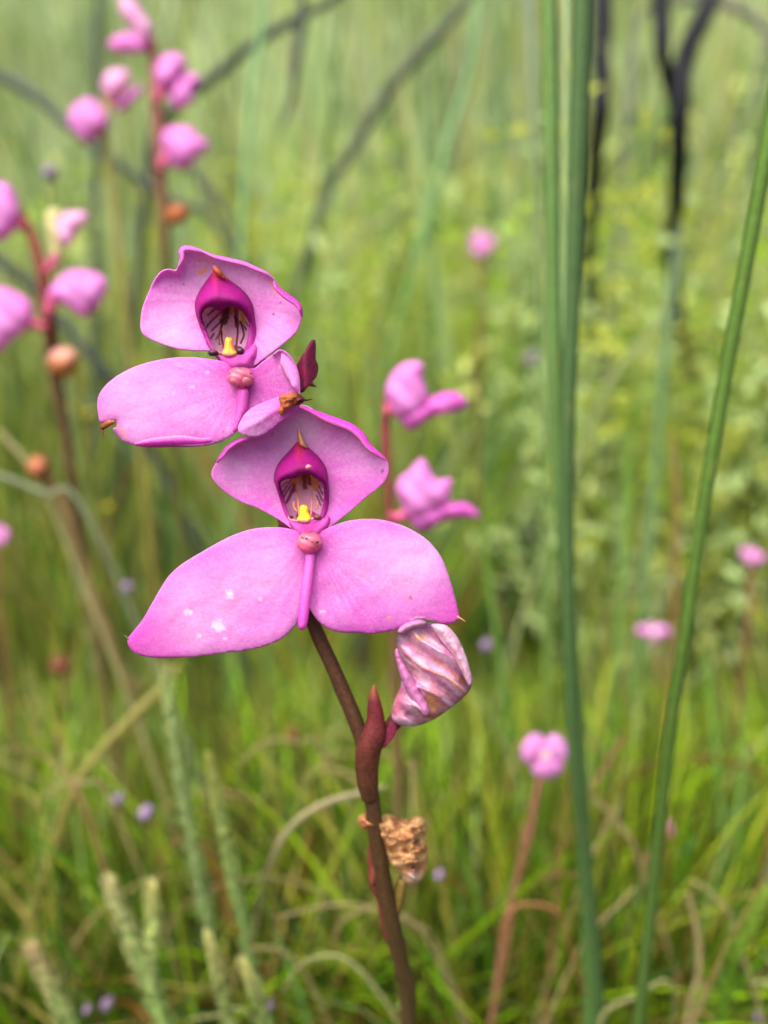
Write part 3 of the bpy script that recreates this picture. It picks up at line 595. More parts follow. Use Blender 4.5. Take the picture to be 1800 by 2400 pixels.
st2 = segs(ZC2, [((310, 930), (460, 800), 3, CR), ((275, 1130), (550, 840), 3.6, CR), ((370, 1180), (525, 1030), 3.4, CR), ((350, 1300), (410, 1220), 3.4, CR), ((375, 775), (420, 745), 3, CR), ((440, 1310), (520, 1180), 3, CR), ((880, 960), (960, 1100), 3, CR), ((880, 1080), (930, 1160), 3, CR), ((870, 850), (960, 960), 2.5, CR), ((615, 760), (570, 1020), 13, lin((74, 20, 28))), ((765, 770), (775, 1100), 8, lin((120, 34, 40))), ((690, 750), (690, 900), 6, lin((170, 96, 50))), ((840, 830), (890, 1030), 9, lin((206, 156, 30)))])
throat(f2, D2, outer2, open2, st2, (508, 632))
beak(f2, D2, ZC2([(400, 150), (460, 190), (520, 235), (560, 310), (640, 370), (560, 350), (470, 300), (415, 230)]), 2.6, lin((214, 110, 70)))
tongue(f2, D2, ZC2([(612, 1310), (650, 1302), (690, 1315), (700, 1400), (725, 1490), (765, 1535), (720, 1575), (640, 1590), (570, 1565), (555, 1540), (590, 1450)]), lin((240, 176, 50)))
arm(f2, ZC2, [(560, 1545, -1.4), (520, 1540, -1.6), (470, 1535, -1.8), (430, 1530, -1.8)], D2, 4.5, lin((120, 60, 80)))
arm(f2, ZC2, [(745, 1530, -1.4), (780, 1515, -1.6), (810, 1500, -1.6)], D2, 4.5, lin((180, 70, 120)))
gland(f2, ZC2, (405, 1525), D2, 13, 7.5, lin((56, 16, 32))); gland(f2, ZC2, (828, 1496), D2, 9.5, 9, lin((60, 20, 42)), 3)
for pts in ([(560, 1000, 4.2), (510, 1180, 2.6), (485, 1290, 1.6), (500, 1390, 1.0)], [(530, 1180, 3.6), (535, 1300, 2.0), (565, 1440, .2)], [(745, 960, 4.4), (785, 1150, 3.2), (775, 1300, 1.6), (755, 1500, -.4)], [(825, 1030, 4.2), (875, 1180, 2.8), (875, 1270, 2.0), (830, 1370, 1.0)]):
    arm(f2, ZC2, pts, D2, 5, lin((80, 30, 28)), 'filament')
neck(f2, Z1([(835, 790), (870, 815), (930, 825), (1000, 812), (1060, 775), (1095, 750), (1105, 800), (1095, 850), (1085, 900), (1050, 920), (960, 920), (925, 895), (900, 850)]), D2, 560)
stigma(f2, 564.5, 885, D2, 31, 25, [(-.75, .3, .08), (.85, .3, .10), (.1, .7, .05), (.5, -.35, .04), (-.1, -.9, .06), (.4, -.9, .06), (-.55, .5, .05)], True)
petal('lip', Z1([(998, 1032), (1046, 1036), (1048, 1100), (1040, 1170), (1015, 1230), (985, 1290), (955, 1302), (975, 1220), (988, 1120)]), D2, lambda x, y, e: 0.2 - 0.5 * np.clip(e / 7, 0, 1) + .012 * (y - 915), lambda x, y, e: mixc(lin((236, 110, 208)), PK_HOT, .5 * np.exp(-((x - 566 + (y - 915) * .25) / 3) ** 2)), M_PETAL, f2, step=3, thick=0.0004, n=60)
# ---------------- bracts
br = petal('bract', Z1([(1392, 1048), (1374, 900), (1400, 832), (1440, 762), (1477, 707), (1487, 755), (1486, 830), (1502, 885), (1492, 945), (1466, 985), (1492, 1014), (1445, 1010)]), 0.1015, lambda x, y, e: 1.0 + 1.6 * np.abs((x - 715) / 22) ** 1.3, lambda x, y, e: mixc(lin((126, 16, 60)), lin((78, 22, 50)), fbm(x / 10, y / 14, 6)), M_STEM, orchid, step=4, thick=0.0004, n=70)
br['label'] = 'dark crimson pointed bract'
# sheath with a pointed tip at the fork
sh = np.array([(867, 1868, .1107, 40), (862, 1835, .1098, 50), (860, 1795, .1090, 56), (864, 1755, .1082, 60), (876, 1722, .1076, 58), (880, 1690, .1073, 44), (878, 1655, .1071, 34), (876, 1628, .1070, 22), (877, 1606, .1070, 5)])
sheath = ptube('bract', sh, M_STEM, [lin((74, 48, 30)), lin((82, 46, 32)), lin((88, 42, 34)), lin((96, 36, 38)), lin((92, 28, 38)), lin((150, 84, 56))], orchid, n=36, segs=18); sheath['label'] = 'dull red sheathing bract with a pointed tip'
petal('bract_lobe', [(890, 1752), (905, 1712), (918, 1690), (930, 1700), (925, 1722), (905, 1748)], 0.1072, lambda x, y, e: 0.4 * np.ones_like(x), lambda x, y, e: np.broadcast_to(lin((110, 34, 56)), (len(x), 3)), M_STEM, sheath, step=4, thick=.0005, n=40)
ptube('pedicel', [(893, 1745, .1090, 26), (908, 1715, .1090, 30), (922, 1695, .1090, 36), (940, 1675, .1092, 40)], M_STEM, [lin((110, 44, 56)), lin((96, 40, 56))], orchid, n=12, segs=12)
tube('bract', at([872, 880, 895, 915], [2075, 2040, 1990, 1950], [.1175, .1170, .1165, .1160]), [.0003, .0008, .0010, .0002], M_STEM, lin((120, 60, 50)), orchid, n=12)
ptube('bract', [(905, 2135, .1200, 5), (880, 2070, .1185, 30), (874, 1990, .1165, 24), (878, 1930, .1150, 4)], M_STEM, [lin((90, 50, 34)), lin((110, 52, 42)), lin((110, 60, 46))], orchid, n=16, segs=8)
ptube('bract', [(960, 2300, .1265, 6), (915, 2200, .1235, 26), (893, 2120, .1210, 18), (885, 2080, .1200, 4)], M_STEM, [lin((90, 50, 34)), lin((104, 52, 42)), lin((104, 60, 46))], orchid, n=16, segs=8)
# ---------------- withered flowers
W1 = [(925, 1640), (918, 1665), (922, 1690), (945, 1702), (975, 1702), (1010, 1690), (1040, 1672), (1075, 1645), (1098, 1622), (1108, 1595), (1100, 1565), (1085, 1525), (1065, 1490), (1045, 1470), (1010, 1460), (975, 1458), (950, 1462), (935, 1480), (930, 1510), (928, 1535), (936, 1560), (940, 1600)]
def w1_uv(x, y):
    return ((x - 1010) * .78 + (y - 1580) * .62, -(x - 1010) * .62 + (y - 1580) * .78)     # along, across the folds
def w1_disp(x, y, e):
    u, v = w1_uv(x, y); v2 = v + 10 * np.sin(u / 34) + 8 * (fbm(x / 40, y / 40, 3) - .5)
    d = 1.5 * np.abs(np.sin(v2 / 15.5 + 0.6)) ** 0.8 - 0.6
    return d + 0.9 * (fbm(u / 44, v / 12, 12, 2) - .5)
def w1_col(x, y, e):
    u, v = w1_uv(x, y); n_ = fbm(u / 40, v / 9, 14)
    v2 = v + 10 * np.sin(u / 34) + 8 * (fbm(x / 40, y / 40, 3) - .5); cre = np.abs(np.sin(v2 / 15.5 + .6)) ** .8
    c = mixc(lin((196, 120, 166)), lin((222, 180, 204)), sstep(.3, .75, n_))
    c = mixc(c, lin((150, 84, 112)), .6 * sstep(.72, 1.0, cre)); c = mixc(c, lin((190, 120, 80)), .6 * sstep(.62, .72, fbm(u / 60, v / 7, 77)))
    c = mixc(c, lin((232, 140, 108)), .9 * np.exp(-((v2 + 9) / 3.2) ** 2) * sstep(-95, -40, u))
    c = mixc(c, lin((222, 160, 90)), .85 * np.exp(-(((x - 1008) / 20) ** 2 + ((y - 1650) / 30) ** 2)))
    c = mixc(c, lin((222, 160, 90)), .85 * np.exp(-(((x - 985) / 14) ** 2 + ((y - 1494) / 9) ** 2)))
    c = mixc(c, lin((150, 84, 40)), .8 * np.exp(-(((x - 1010) / 22) ** 2 + ((y - 1677) / 8) ** 2)))
    c = mixc(c, lin((110, 60, 50)), .85 * np.exp(-(((x - 1083) / 8) ** 2 + ((y - 1590) / 12) ** 2)))
    c = mixc(c, lin((200, 84, 110)), .7 * np.exp(-(((x - 930) / 14) ** 2 + ((y - 1650) / 34) ** 2)))
    c = mixc(c, lin((140, 64, 84)), .75 * np.exp(-e / 6) * sstep(1050, 1090, x) * sstep(1590, 1620, y))
    return c
wf1 = lump('withered_flower', W1, 0.1068, 5.0, 4.0, w1_col, M_DRY, orchid, step=3.6, disp=w1_disp, n=110); wf1['label'] = 'crumpled fading lilac flower with orange creases'
petal('curled_sepal', [(932, 1482), (940, 1466), (960, 1456), (985, 1452), (1000, 1460), (985, 1470), (962, 1476), (945, 1486)], 0.1020, lambda x, y, e: 0.4 - 1.2 * np.sqrt(np.clip(e / 8, 0, 1)), lambda x, y, e: mixc(lin((206, 140, 184)), lin((160, 110, 144)), noise(x / 12, y / 8)), M_DRY, wf1, step=3, n=50)
petal('curled_sepal', [(926, 1530), (932, 1522), (945, 1552), (968, 1590), (992, 1630), (1006, 1662), (1000, 1678), (985, 1668), (965, 1640), (945, 1600), (932, 1560)], 0.1020, lambda x, y, e: 0.5 - 0.8 * np.clip(e / 9, 0, 1) + .7 * (fbm(x / 26, y / 26, 6, 2) - .5), lambda x, y, e: mixc(lin((206, 132, 184)), lin((180, 100, 150)), noise(x / 7, y / 7)), M_DRY, wf1, step=3, n=60)
petal('curled_sepal', [(1012, 1464), (1045, 1466), (1072, 1495), (1092, 1540), (1105, 1590), (1100, 1606), (1085, 1580), (1060, 1535), (1030, 1495)], 0.1020, lambda x, y, e: 0.8 - 1.0 * np.clip(e / 12, 0, 1) + .5 * (fbm(x / 12, y / 16, 9) - .5), lambda x, y, e: mixc(lin((222, 184, 210)), lin((200, 140, 160)), fbm(x / 14, y / 14, 4)), M_DRY, wf1, step=3, n=60)
ptube('curled_tip', [(1030, 1462, .1062, 10), (1042, 1462, .1060, 14), (1048, 1472, .1060, 8)], M_DRY, lin((170, 96, 50)), wf1, n=8, segs=8)
W2 = [(838, 1925), (846, 1908), (866, 1908), (885, 1920), (905, 1908), (928, 1914), (955, 1920), (978, 1912), (995, 1922), (1002, 1945), (996, 1968), (1004, 1990), (1003, 2020), (998, 2045), (982, 2068), (962, 2074), (945, 2064), (938, 2042), (918, 2032), (902, 2005), (892, 1975), (872, 1950), (852, 1945)]
def w2_disp(x, y, e): return 3.4 * (np.abs(fbm(x / 34, y / 24, 91, 2) - .5) * 3 - .5) + 1.0 * (np.abs(fbm(x / 20 + 4, y / 15, 94, 2) - .5) * 3 - .5)
def w2_col(x, y, e):
    n_ = fbm(x / 44 + .15 * y / 30, y / 26, 31); c = mixc(lin((224, 186, 132)), lin((180, 116, 74)), fbm(x / 22, y / 14, 37)); c = mixc(c, lin((130, 76, 40)), .75 * sstep(.10, .0, np.abs(fbm(x / 34, y / 24, 91, 2) - .5)))
    pass
    for (a, b, r) in ((932, 1930, 9), (975, 1972, 9), (968, 2034, 12)): c = mixc(c, lin((96, 44, 36)), .9 * np.exp(-(((x - a) / r) ** 2 + ((y - b) / (r * 1.1)) ** 2)))
    c = mixc(c, lin((236, 204, 196)), .8 * np.exp(-(((x - 970) / 18) ** 2 + ((y - 2056) / 12) ** 2)))
    return mixc(c, lin((200, 110, 70)), .6 * sstep(880, 850, x))
wf2 = lump('withered_flower', W2, 0.1165, 5.0, 4.0, w2_col, M_DRY, orchid, step=3.4, disp=w2_disp, n=110); wf2['label'] = 'shrivelled light brown dead flower'
ptube('pedicel', [(945, 2060, .1168, 22), (935, 2100, .1178, 26), (925, 2150, .1192, 22), (922, 2190, .1202, 14)], M_STEM, [lin((120, 100, 48)), lin((110, 90, 42)), lin((84, 62, 36))], orchid, n=12, segs=10)

# ================================================================== orchids out of focus
STEMR = [lin((130, 76, 66)), lin((110, 74, 50)), lin((96, 88, 44))]
def bg_flower(parent, D, shapes, body):
    """body: (px, py, w) tube points joining the flower to its stem; shapes: (name, outline, front, back, tone)"""
    p = ptube('flower', [(a, b, D, wd) for a, b, wd in body], M_STEM, [lin((200, 90, 140)), lin((160, 70, 80))], parent, n=8, segs=8)
    for nm, ol, fr, bk, tone in shapes:
        base = np.mean(ol, 0)
        def cf(x, y, e, tone=tone, base=base):
            c = mixc(PK_HOT * .95, PK_LT, np.clip(fbm(x / 40, y / 40, 3) * .6 + np.minimum(e / 26, 1) * .45, 0, 1)); return mixc(c, tone[0], np.full(len(x), tone[1]))
        m = np.mean(ol, 0); jit = np.random.default_rng(len(ol) + int(abs(m[0]))); ol = [tuple(m + (np.array(q) - m) * jit.uniform(.95, 1.05)) for q in ol]
        lump(nm, ol, D, fr * .6, bk * .6, cf, M_PETAL, p, step=9, n=48, disp=lambda x, y, e: 0.8 * np.abs(np.sin((x - y) / 22)) - .4)
    return p
T0 = (lin((230, 146, 216)), 0.5); TP = (lin((246, 206, 226)), 0.55); TS = (PK_HOT, 0.35); TR = (lin((236, 120, 140)), 0.5)
def bg_plant(label, pts, cols=STEMR, drift=0.0, group=None):
    Wd, R = rooted(pts, drift); o = thing('orchid', Wd[-1] * [1, 1, 0] + [0, 0, Wd[-1][2] + .004], label, 'orchid', group)
    tube('stem', Wd, R, M_STEM, cols, o, n=34, segs=8); return o
# beside the sharp orchid: two pink flowers in profile
b3 = bg_plant('soft pink orchid with two hooded flowers in profile beside the sharp orchid', [(912, 905, .176, 12), (906, 960, .176, 20), (905, 1060, .177, 22), (912, 1180, .178, 22), (920, 1350, .180, 24), (926, 1560, .184, 26)], [lin((140, 50, 70)), lin((120, 52, 56)), lin((112, 74, 54)), lin((100, 90, 50)), lin((96, 92, 48))])
bg_flower(b3, .174, [('hood', [(903, 925), (908, 890), (930, 862), (958, 848), (985, 846), (994, 858), (990, 880), (1000, 915), (1002, 940), (985, 965), (955, 985), (925, 975)], 4, 4, T0),
                     ('lateral_sepal', [(930, 965), (965, 958), (1005, 935), (1040, 920), (1075, 922), (1095, 938), (1093, 952), (1060, 966), (1010, 978), (980, 1002), (960, 1006), (940, 990)], 2.5, 2, TS)], [(935, 965, 30), (915, 955, 26), (906, 975, 20)])
bg_flower(b3, .174, [('hood', [(925, 1150), (935, 1120), (958, 1100), (975, 1080), (992, 1076), (1006, 1095), (1022, 1122), (1052, 1120), (1064, 1130), (1058, 1155), (1045, 1180), (1000, 1215), (960, 1215), (940, 1185)], 4.5, 4, T0),
                     ('lateral_sepal', [(950, 1205), (990, 1190), (1040, 1180), (1085, 1178), (1115, 1192), (1126, 1206), (1120, 1214), (1080, 1212), (1040, 1222), (1010, 1240), (985, 1246), (965, 1232)], 2.5, 2, TS)], [(950, 1205, 30), (928, 1215, 24), (913, 1200, 20)])
# top left, tall stem with four flowers
b1 = bg_plant('blurred tall orchid with reddish stem and three pink flowers beside a dark branch', [(345, 60, .262, 14), (360, 130, .262, 20), (368, 250, .262, 26), (376, 390, .264, 30), (386, 560, .268, 26), (392, 700, .275, 24)], [lin((160, 90, 90)), lin((136, 80, 72)), lin((120, 84, 62)), lin((104, 96, 50)), lin((90, 96, 44)), lin((90, 96, 44))], 0.01)
bg_flower(b1, .260, [('hood', [(282, 5), (298, -8), (318, 5), (335, 30), (352, 55), (356, 85), (345, 108), (325, 100), (305, 60), (285, 35)], 4, 4, TP),
                     ('lateral_sepal', [(254, 100), (275, 82), (305, 76), (335, 82), (350, 98), (345, 118), (318, 126), (285, 124), (262, 114)], 2.5, 2.5, T0)], [(340, 95, 30), (356, 118, 22)])
bg_flower(b1, .260, [('hood', [(362, 165), (372, 138), (395, 126), (420, 126), (433, 142), (430, 165), (410, 190), (385, 205), (366, 195)], 4, 4, T0),
                     ('lateral_sepal', [(392, 215), (412, 185), (440, 168), (465, 180), (468, 195), (455, 215), (450, 240), (425, 254), (400, 245)], 3, 2.5, T0)], [(392, 205, 26), (372, 222, 24), (368, 245, 20)])
bg_flower(b1, .260, [('hood', [(380, 330), (385, 302), (410, 296), (445, 298), (468, 320), (492, 335), (485, 352), (460, 372), (440, 393), (415, 395), (392, 370)], 4.5, 4, T0)], [(395, 365, 30), (382, 385, 26), (376, 400, 22)])
lump('withered_flower', [(388, 500), (400, 482), (425, 478), (442, 492), (438, 515), (420, 528), (395, 524)], .264, 3, 3, lambda x, y, e: mixc(lin((190, 110, 60)), lin((140, 84, 50)), fbm(x / 12, y / 12)), M_DRY, b1, step=8, n=30)
# shorter one to its left, paler stem
b1b = bg_plant('blurred orchid with two pink flowers on a thin yellowish stem', [(262, 215, .282, 14), (250, 262, .282, 16), (246, 330, .284, 16), (262, 420, .288, 18), (275, 540, .295, 18)], [lin((190, 180, 90)), lin((160, 150, 80)), lin((130, 120, 60))])
bg_flower(b1b, .280, [('hood', [(240, 195), (250, 168), (275, 160), (300, 166), (303, 190), (285, 215), (265, 228), (246, 220)], 4, 4, TP), ('lateral_sepal', [(270, 250), (285, 222), (310, 206), (335, 203), (330, 220), (310, 245), (285, 262)], 2.5, 2.5, T0)], [(270, 232, 20), (252, 245, 16)])
bg_flower(b1b, .280, [('hood', [(162, 285), (168, 255), (190, 236), (215, 232), (240, 250), (256, 275), (250, 300), (225, 325), (200, 332), (178, 315)], 4.5, 4.5, T0)], [(235, 300, 18), (248, 312, 14)])
# left edge plant
b2 = bg_plant('blurred orchid with dark red stem carrying pink flowers and a pale bud', [(50, 500, .222, 16), (78, 560, .222, 24), (100, 640, .222, 28), (112, 740, .224, 32), (128, 850, .228, 28), (150, 1000, .234, 26)], [lin((140, 76, 60)), lin((112, 48, 44)), lin((100, 56, 46)), lin((104, 92, 54)), lin((96, 92, 50))], 0.01)
bg_flower(b2, .220, [('hood', [(-60, 440), (-20, 425), (18, 432), (40, 460), (48, 490), (38, 530), (20, 558), (-10, 568), (-50, 545)], 5, 4, T0)], [(30, 520, 26), (62, 535, 22)])
bg_flower(b2, .218, [('hood', [(128, 520), (150, 498), (178, 496), (202, 500), (205, 514), (185, 535), (170, 565), (152, 578), (135, 560)], 3.5, 3, TP), ('sepal', [(108, 500), (128, 488), (142, 500), (138, 530), (148, 580), (142, 612), (125, 600), (112, 560)], 2.5, 2.5, (lin((214, 214, 140)), 0.9))], [(138, 585, 24), (125, 615, 22), (106, 640, 20)])
bg_flower(b2, .218, [('hood', [(112, 690), (135, 655), (165, 630), (205, 632), (238, 645), (250, 672), (240, 705), (220, 732), (195, 744), (170, 728), (140, 708)], 4.5, 4, T0)], [(135, 695, 30), (118, 715, 28), (112, 745, 24)])
bg_flower(b2, .216, [('lateral_sepal', [(-40, 690), (0, 672), (40, 682), (68, 705), (76, 740), (62, 772), (30, 795), (0, 825), (-40, 830)], 4, 3, T0)], [(55, 745, 26), (85, 760, 24), (110, 770, 20)])
lump('withered_flower', [(108, 850), (120, 822), (150, 812), (178, 822), (185, 850), (165, 880), (130, 882)], .222, 4, 4, lambda x, y, e: mixc(lin((186, 116, 76)), lin((216, 160, 140)), sstep(855, 825, y)), M_DRY, b2, step=8, n=30)
# dried seed stalk lower left
Wd, R = rooted([(84, 1080, .235, 10), (110, 1120, .235, 18), (142, 1165, .236, 20), (165, 1240, .238, 16), (200, 1330, .242, 14)])
dr = thing('orchid', Wd[-1], 'dead orchid stalk with shrivelled orange-brown flower on top', 'orchid'); tube('stem', Wd, R, M_DRY, [lin((180, 130, 90)), lin((170, 140, 96)), lin((130, 110, 70))], dr, n=24, segs=8)
lump('withered_flower', [(62, 1095), (75, 1072), (98, 1068), (116, 1085), (115, 1108), (95, 1125), (72, 1118)], .233, 4, 4, lambda x, y, e: mixc(lin((206, 132, 92)), lin((150, 90, 66)), fbm(x / 14, y / 14)), M_DRY, dr, step=8, n=30)
# spent brown and yellow heads low on the left and behind the stalk
for lab, px, py, D, r_, ca, cb in (('shrivelled rusty flower head, lumpy pair of brown petals over the slanting straw', 140, 1560, .30, 30, (176, 110, 84), (140, 84, 62)),
        ('faded salmon brown flower head under the tip of the drooping sepal', 312, 1612, .32, 22, (186, 124, 96), (150, 110, 80)), ('rusty tan seed head behind the orchid stalk, under the withered lilac flower', 688, 1722, .30, 28, (190, 130, 92), (150, 96, 60)),
        ('small yellow bud on a thin stalk below the torn brown sepal corner', 255, 1192, .33, 16, (206, 196, 60), (170, 160, 50)), ('dull yellow bud just under the torn brown sepal corner', 212, 975, .34, 18, (190, 180, 76), (160, 150, 60))):
    Wd, R = rooted([(px, py + r_ * .5, D, 7), (px + 4, py + 90, D + .003, 9)]); o = thing('spent_flower', Wd[-1], lab, 'flower head'); tube('stalk', Wd, R, M_GRASS, [G_TAN * .7, G_OLIVE], o, n=14, segs=6)
    q = np.random.default_rng(px); ol = [(px + r_ * q.uniform(.7, 1.15) * math.cos(t), py + r_ * q.uniform(.7, 1.15) * math.sin(t)) for t in np.arange(9) * 2 * math.pi / 9]
    lump('head', ol, D, 3.5, 3.5, lambda x, y, e, ca=ca, cb=cb: .68 * mixc(lin(ca), lin(cb), fbm(x / 14, y / 14, 4)), M_DRY, o, step=7, n=40, disp=lambda x, y, e: 2.4 * (fbm(x / 14, y / 14, 9) - .5))
# small pink flowers farther off
def small_flower(label, px, py, D, r, petals, stem_pts, cols=None, center=None, group=None):
    o = bg_plant(label, [(a, b, D, wd) for a, b, wd in stem_pts], cols or STEMR, 0.0, group)
    f = blob('flower', at(px, py, D), (r * .3 * D * PXS,) * 3, M_WAXY, center if center is not None else lin((244, 170, 190)), o, rings=6, segs=8)
    for ol in petals:
        ol = [(px + a * r, py + b * r) for a, b in ol]
        lump('petal', ol, D, 0.5 * r / 30, 0.5 * r / 30, lambda x, y, e: mixc(lin((228, 124, 214)), lin((240, 176, 230)), fbm(x / 15, y / 15)), M_PETAL, f, step=max(5, r / 5), n=32)
    return o
def fan(ang, L=1.0, wd=.8):
    ca, sa = math.cos(ang), math.sin(ang); q = [(.05, -.12), (.45, -wd * .8), (.85, -wd * .6), (1.0, 0), (.85, wd * .6), (.45, wd * .8), (.05, .12)]
    return [((a * ca - b * sa) * L, (a * sa + b * ca) * L) for a, b in q]
small_flower('bright pink three lobed flower on a thin tan stalk low in the grass', 1278, 1768, .20, 58, [fan(math.radians(205), 1), fan(math.radians(-25), .95), fan(math.radians(80), 1.0), fan(math.radians(-100), .55)], [(1275, 1775, 8), (1258, 1850, 12), (1240, 1960, 12), (1210, 2080, 12), (1190, 2200, 12)], [lin((150, 80, 84)), lin((140, 92, 70)), lin((140, 110, 70))], lin((250, 190, 190)))
small_flower('tiny distant pink flower on a dull stem above the meadow', 1130, 572, .42, 30, [fan(math.radians(a), 1) for a in (0, 120, 240)], [(1130, 575, 6), (1128, 640, 10), (1126, 720, 12)])
small_flower('small pink flower behind the leaning green rush', 1762, 1302, .30, 29, [fan(math.radians(20), 1.1, .55), fan(math.radians(105), .8, .6), fan(math.radians(200), 1.0, .55), fan(math.radians(285), .7, .5)], [(1762, 1310, 6), (1758, 1380, 10), (1752, 1460, 12)])
small_flower('pale pink flower just left of the leaning green rush', 1530, 1480, .30, 36, [fan(math.radians(0), 1.15, .45), fan(math.radians(75), .7, .5), fan(math.radians(185), 1.1, .4), fan(math.radians(250), .6, .5)], [(1530, 1490, 6), (1545, 1560, 10), (1550, 1640, 12)], None, lin((246, 210, 226)))
b5 = bg_plant('thin stalk topped by closed salmon pink orchid buds', [(1560, 1930, .215, 10), (1545, 1990, .215, 12), (1535, 2060, .216, 12)], [lin((200, 120, 110)), lin((150, 110, 70))])
for ol in ([(1540, 1940), (1545, 1918), (1560, 1912), (1575, 1930), (1580, 1955), (1565, 1968), (1550, 1960)], [(1508, 2015), (1520, 1995), (1540, 1985), (1556, 1995), (1550, 2020), (1535, 2040), (1518, 2036)]):
    lump('bud', ol, .213, 2.5, 2.5, lambda x, y, e: mixc(lin((222, 110, 126)), lin((236, 150, 190)), sstep(1990, 1920, y)), M_PETAL, b5, step=6, n=30)
small_flower('purple pink flower half cut by the edge among dark litter', -8, 1255, .26, 30, [fan(math.radians(a), 1) for a in (0, 120, 240)], [(-8, 1260, 6), (-4, 1320, 9), (0, 1400, 10)])
# pale violet bead-like flower heads scattered in the grass
for (px, py, D, r) in ((343, 1905, .20, 16), (278, 1872, .22, 12), (252, 2352, .19, 13), (205, 2366, .19, 9), (296, 1380, .24, 15), (1140, 1512, .24, 13), (1245, 840, .40, 18), (118, 405, .30, 16), (1030, 2050, .19, 11), (632, 2355, .18, 10), (1778, 2382, .19, 11)):
    Wd, R = rooted([(px, py + r * .6, D, 3.5), (px + 3, py + 60, D + .002, 4)])
    o = thing('flower_head', Wd[-1], 'tiny pale violet bead-like flower head on a hair-thin stalk', 'flower', 'tiny violet flower heads dotted through the grass')
    tube('stalk', Wd, R, M_GRASS, [G_OLIVE, G_GREEN], o, n=12, segs=5)
    blob('head', at(px, py, D), (r * D * PXS,) * 3, M_DRY, lin((150, 126, 156)), o, rings=8, segs=10, amp=.4, freq=3)

# ================================================================== rushes, sharp enough to count
def rush(label, pts, cols, group=None, name='rush_stem', segs=18, n=90):
    Wd, R = rooted(pts); o = thing('rush', Wd[-1], label, 'rush', group)
    V, F, s = tube_geo(Wd, R, n, segs); c = np.asarray(cols, float); xs = np.linspace(0, 1, len(c)); cc = np.stack([np.interp(s, xs, c[:, k]) for k in range(3)], 1)
    cc = cc * (0.8 + 0.4 * fbm(np.tile(np.arange(segs), n) * .7, s * 14, 6))[:, None]; sp_ = noise(np.tile(np.arange(segs), n) * 1.1, s * 120, 8); cc = mixc(cc, lin((130, 110, 60)), .5 * sstep(.86, .95, sp_))
    cc = cc * (1 + 0.16 * np.cos(np.tile(np.arange(segs), n) * 2 * math.pi * 3 / segs))[:, None]
    meshobj('culm', V, F, M_RUSH, o, None, cc)
    return o
RG = lin((66, 92, 50)); RGL = lin((84, 114, 58)); RGB_ = lin((92, 126, 60))
rush('thick dark green rush culm, the darker of the joined pair', [(1368, -160, .150, 45), (1366, 0, .150, 45), (1357, 300, .150, 42), (1346, 600, .151, 38), (1334, 900, .152, 34), (1328, 1200, .154, 34), (1334, 1500, .157, 32), (1350, 1800, .162, 32), (1372, 2000, .168, 30)], [RG * .85, RG * .85, RG * .85, RG, RG])
rush('thick lighter green rush culm, standing against the darker one', [(1284, -160, .158, 34), (1289, 0, .158, 34), (1294, 300, .158, 34), (1297, 600, .159, 34), (1303, 900, .161, 33), (1318, 1200, .164, 36), (1338, 1500, .168, 34), (1362, 1850, .174, 36)], [RGL, RGL, RGL, RGL * .9, RGL * .95])
rush('very thin pale rush seen in the gap between the two thick culms', [(1326, -160, .180, 10), (1326, 0, .180, 10), (1325, 300, .180, 10), (1320, 600, .180, 9), (1318, 900, .175, 16), (1326, 1200, .176, 12), (1338, 1500, .178, 10), (1352, 1800, .181, 8)], [lin((150, 172, 130)), lin((140, 166, 112)), RGL, RGL, RGL])
rush('single straight green rush leaning outward away from the orchid', [(1850, 20, .128, 38), (1800, 330, .128, 36), (1752, 600, .129, 34), (1702, 870, .131, 33), (1655, 1150, .133, 31), (1610, 1450, .136, 30), (1570, 1720, .142, 28), (1545, 1950, .148, 28)], [lin((72, 100, 36)), lin((70, 96, 36)), lin((68, 92, 36)), RG])
rush('blurred grey green rush left of the thick pair', [(1238, -160, .30, 30), (1242, 0, .30, 30), (1252, 250, .30, 22), (1262, 480, .302, 16)], [lin((116, 128, 106)), lin((104, 124, 84)), G_GREEN])
rush('faint pale rush crossing behind the withered background orchids', [(640, -100, .36, 14), (615, 60, .36, 15), (585, 260, .36, 16), (570, 500, .362, 16)], [lin((124, 160, 108)), lin((116, 152, 96)), G_GREEN])
rush('long slanting pale rush arching up through the meadow', [(1130, -80, .42, 14), (1105, 140, .42, 16), (1050, 330, .42, 16), (1010, 480, .42, 15), (960, 660, .422, 14)], [lin((126, 164, 116)), lin((110, 148, 92)), G_GREEN])
rush('bluish rush with a bent top in front of the forked charred stem', [(1596, 520, .33, 6), (1588, 580, .33, 16), (1572, 690, .33, 22), (1560, 800, .332, 22), (1545, 980, .335, 20)], [lin((90, 104, 84)), lin((92, 120, 80)), lin((96, 130, 66))])
for (a, b, c_, d, D, wd) in ((1650, 1500, 1690, 1900, .24, 22), (1480, 1000, 1460, 1350, .30, 22), (1745, 1650, 1725, 2000, .24, 20), (1130, 1250, 1180, 1600, .26, 18)):
    rush('soft green rush shoot rising out of the low grass', [(a, b, D, 4), (a * .6 + c_ * .4, b * .6 + d * .4, D, wd * .6), (c_, d, D, wd * .6)], [G_GREEN, RGB_, RGB_], 'soft rush shoots in the low grass')

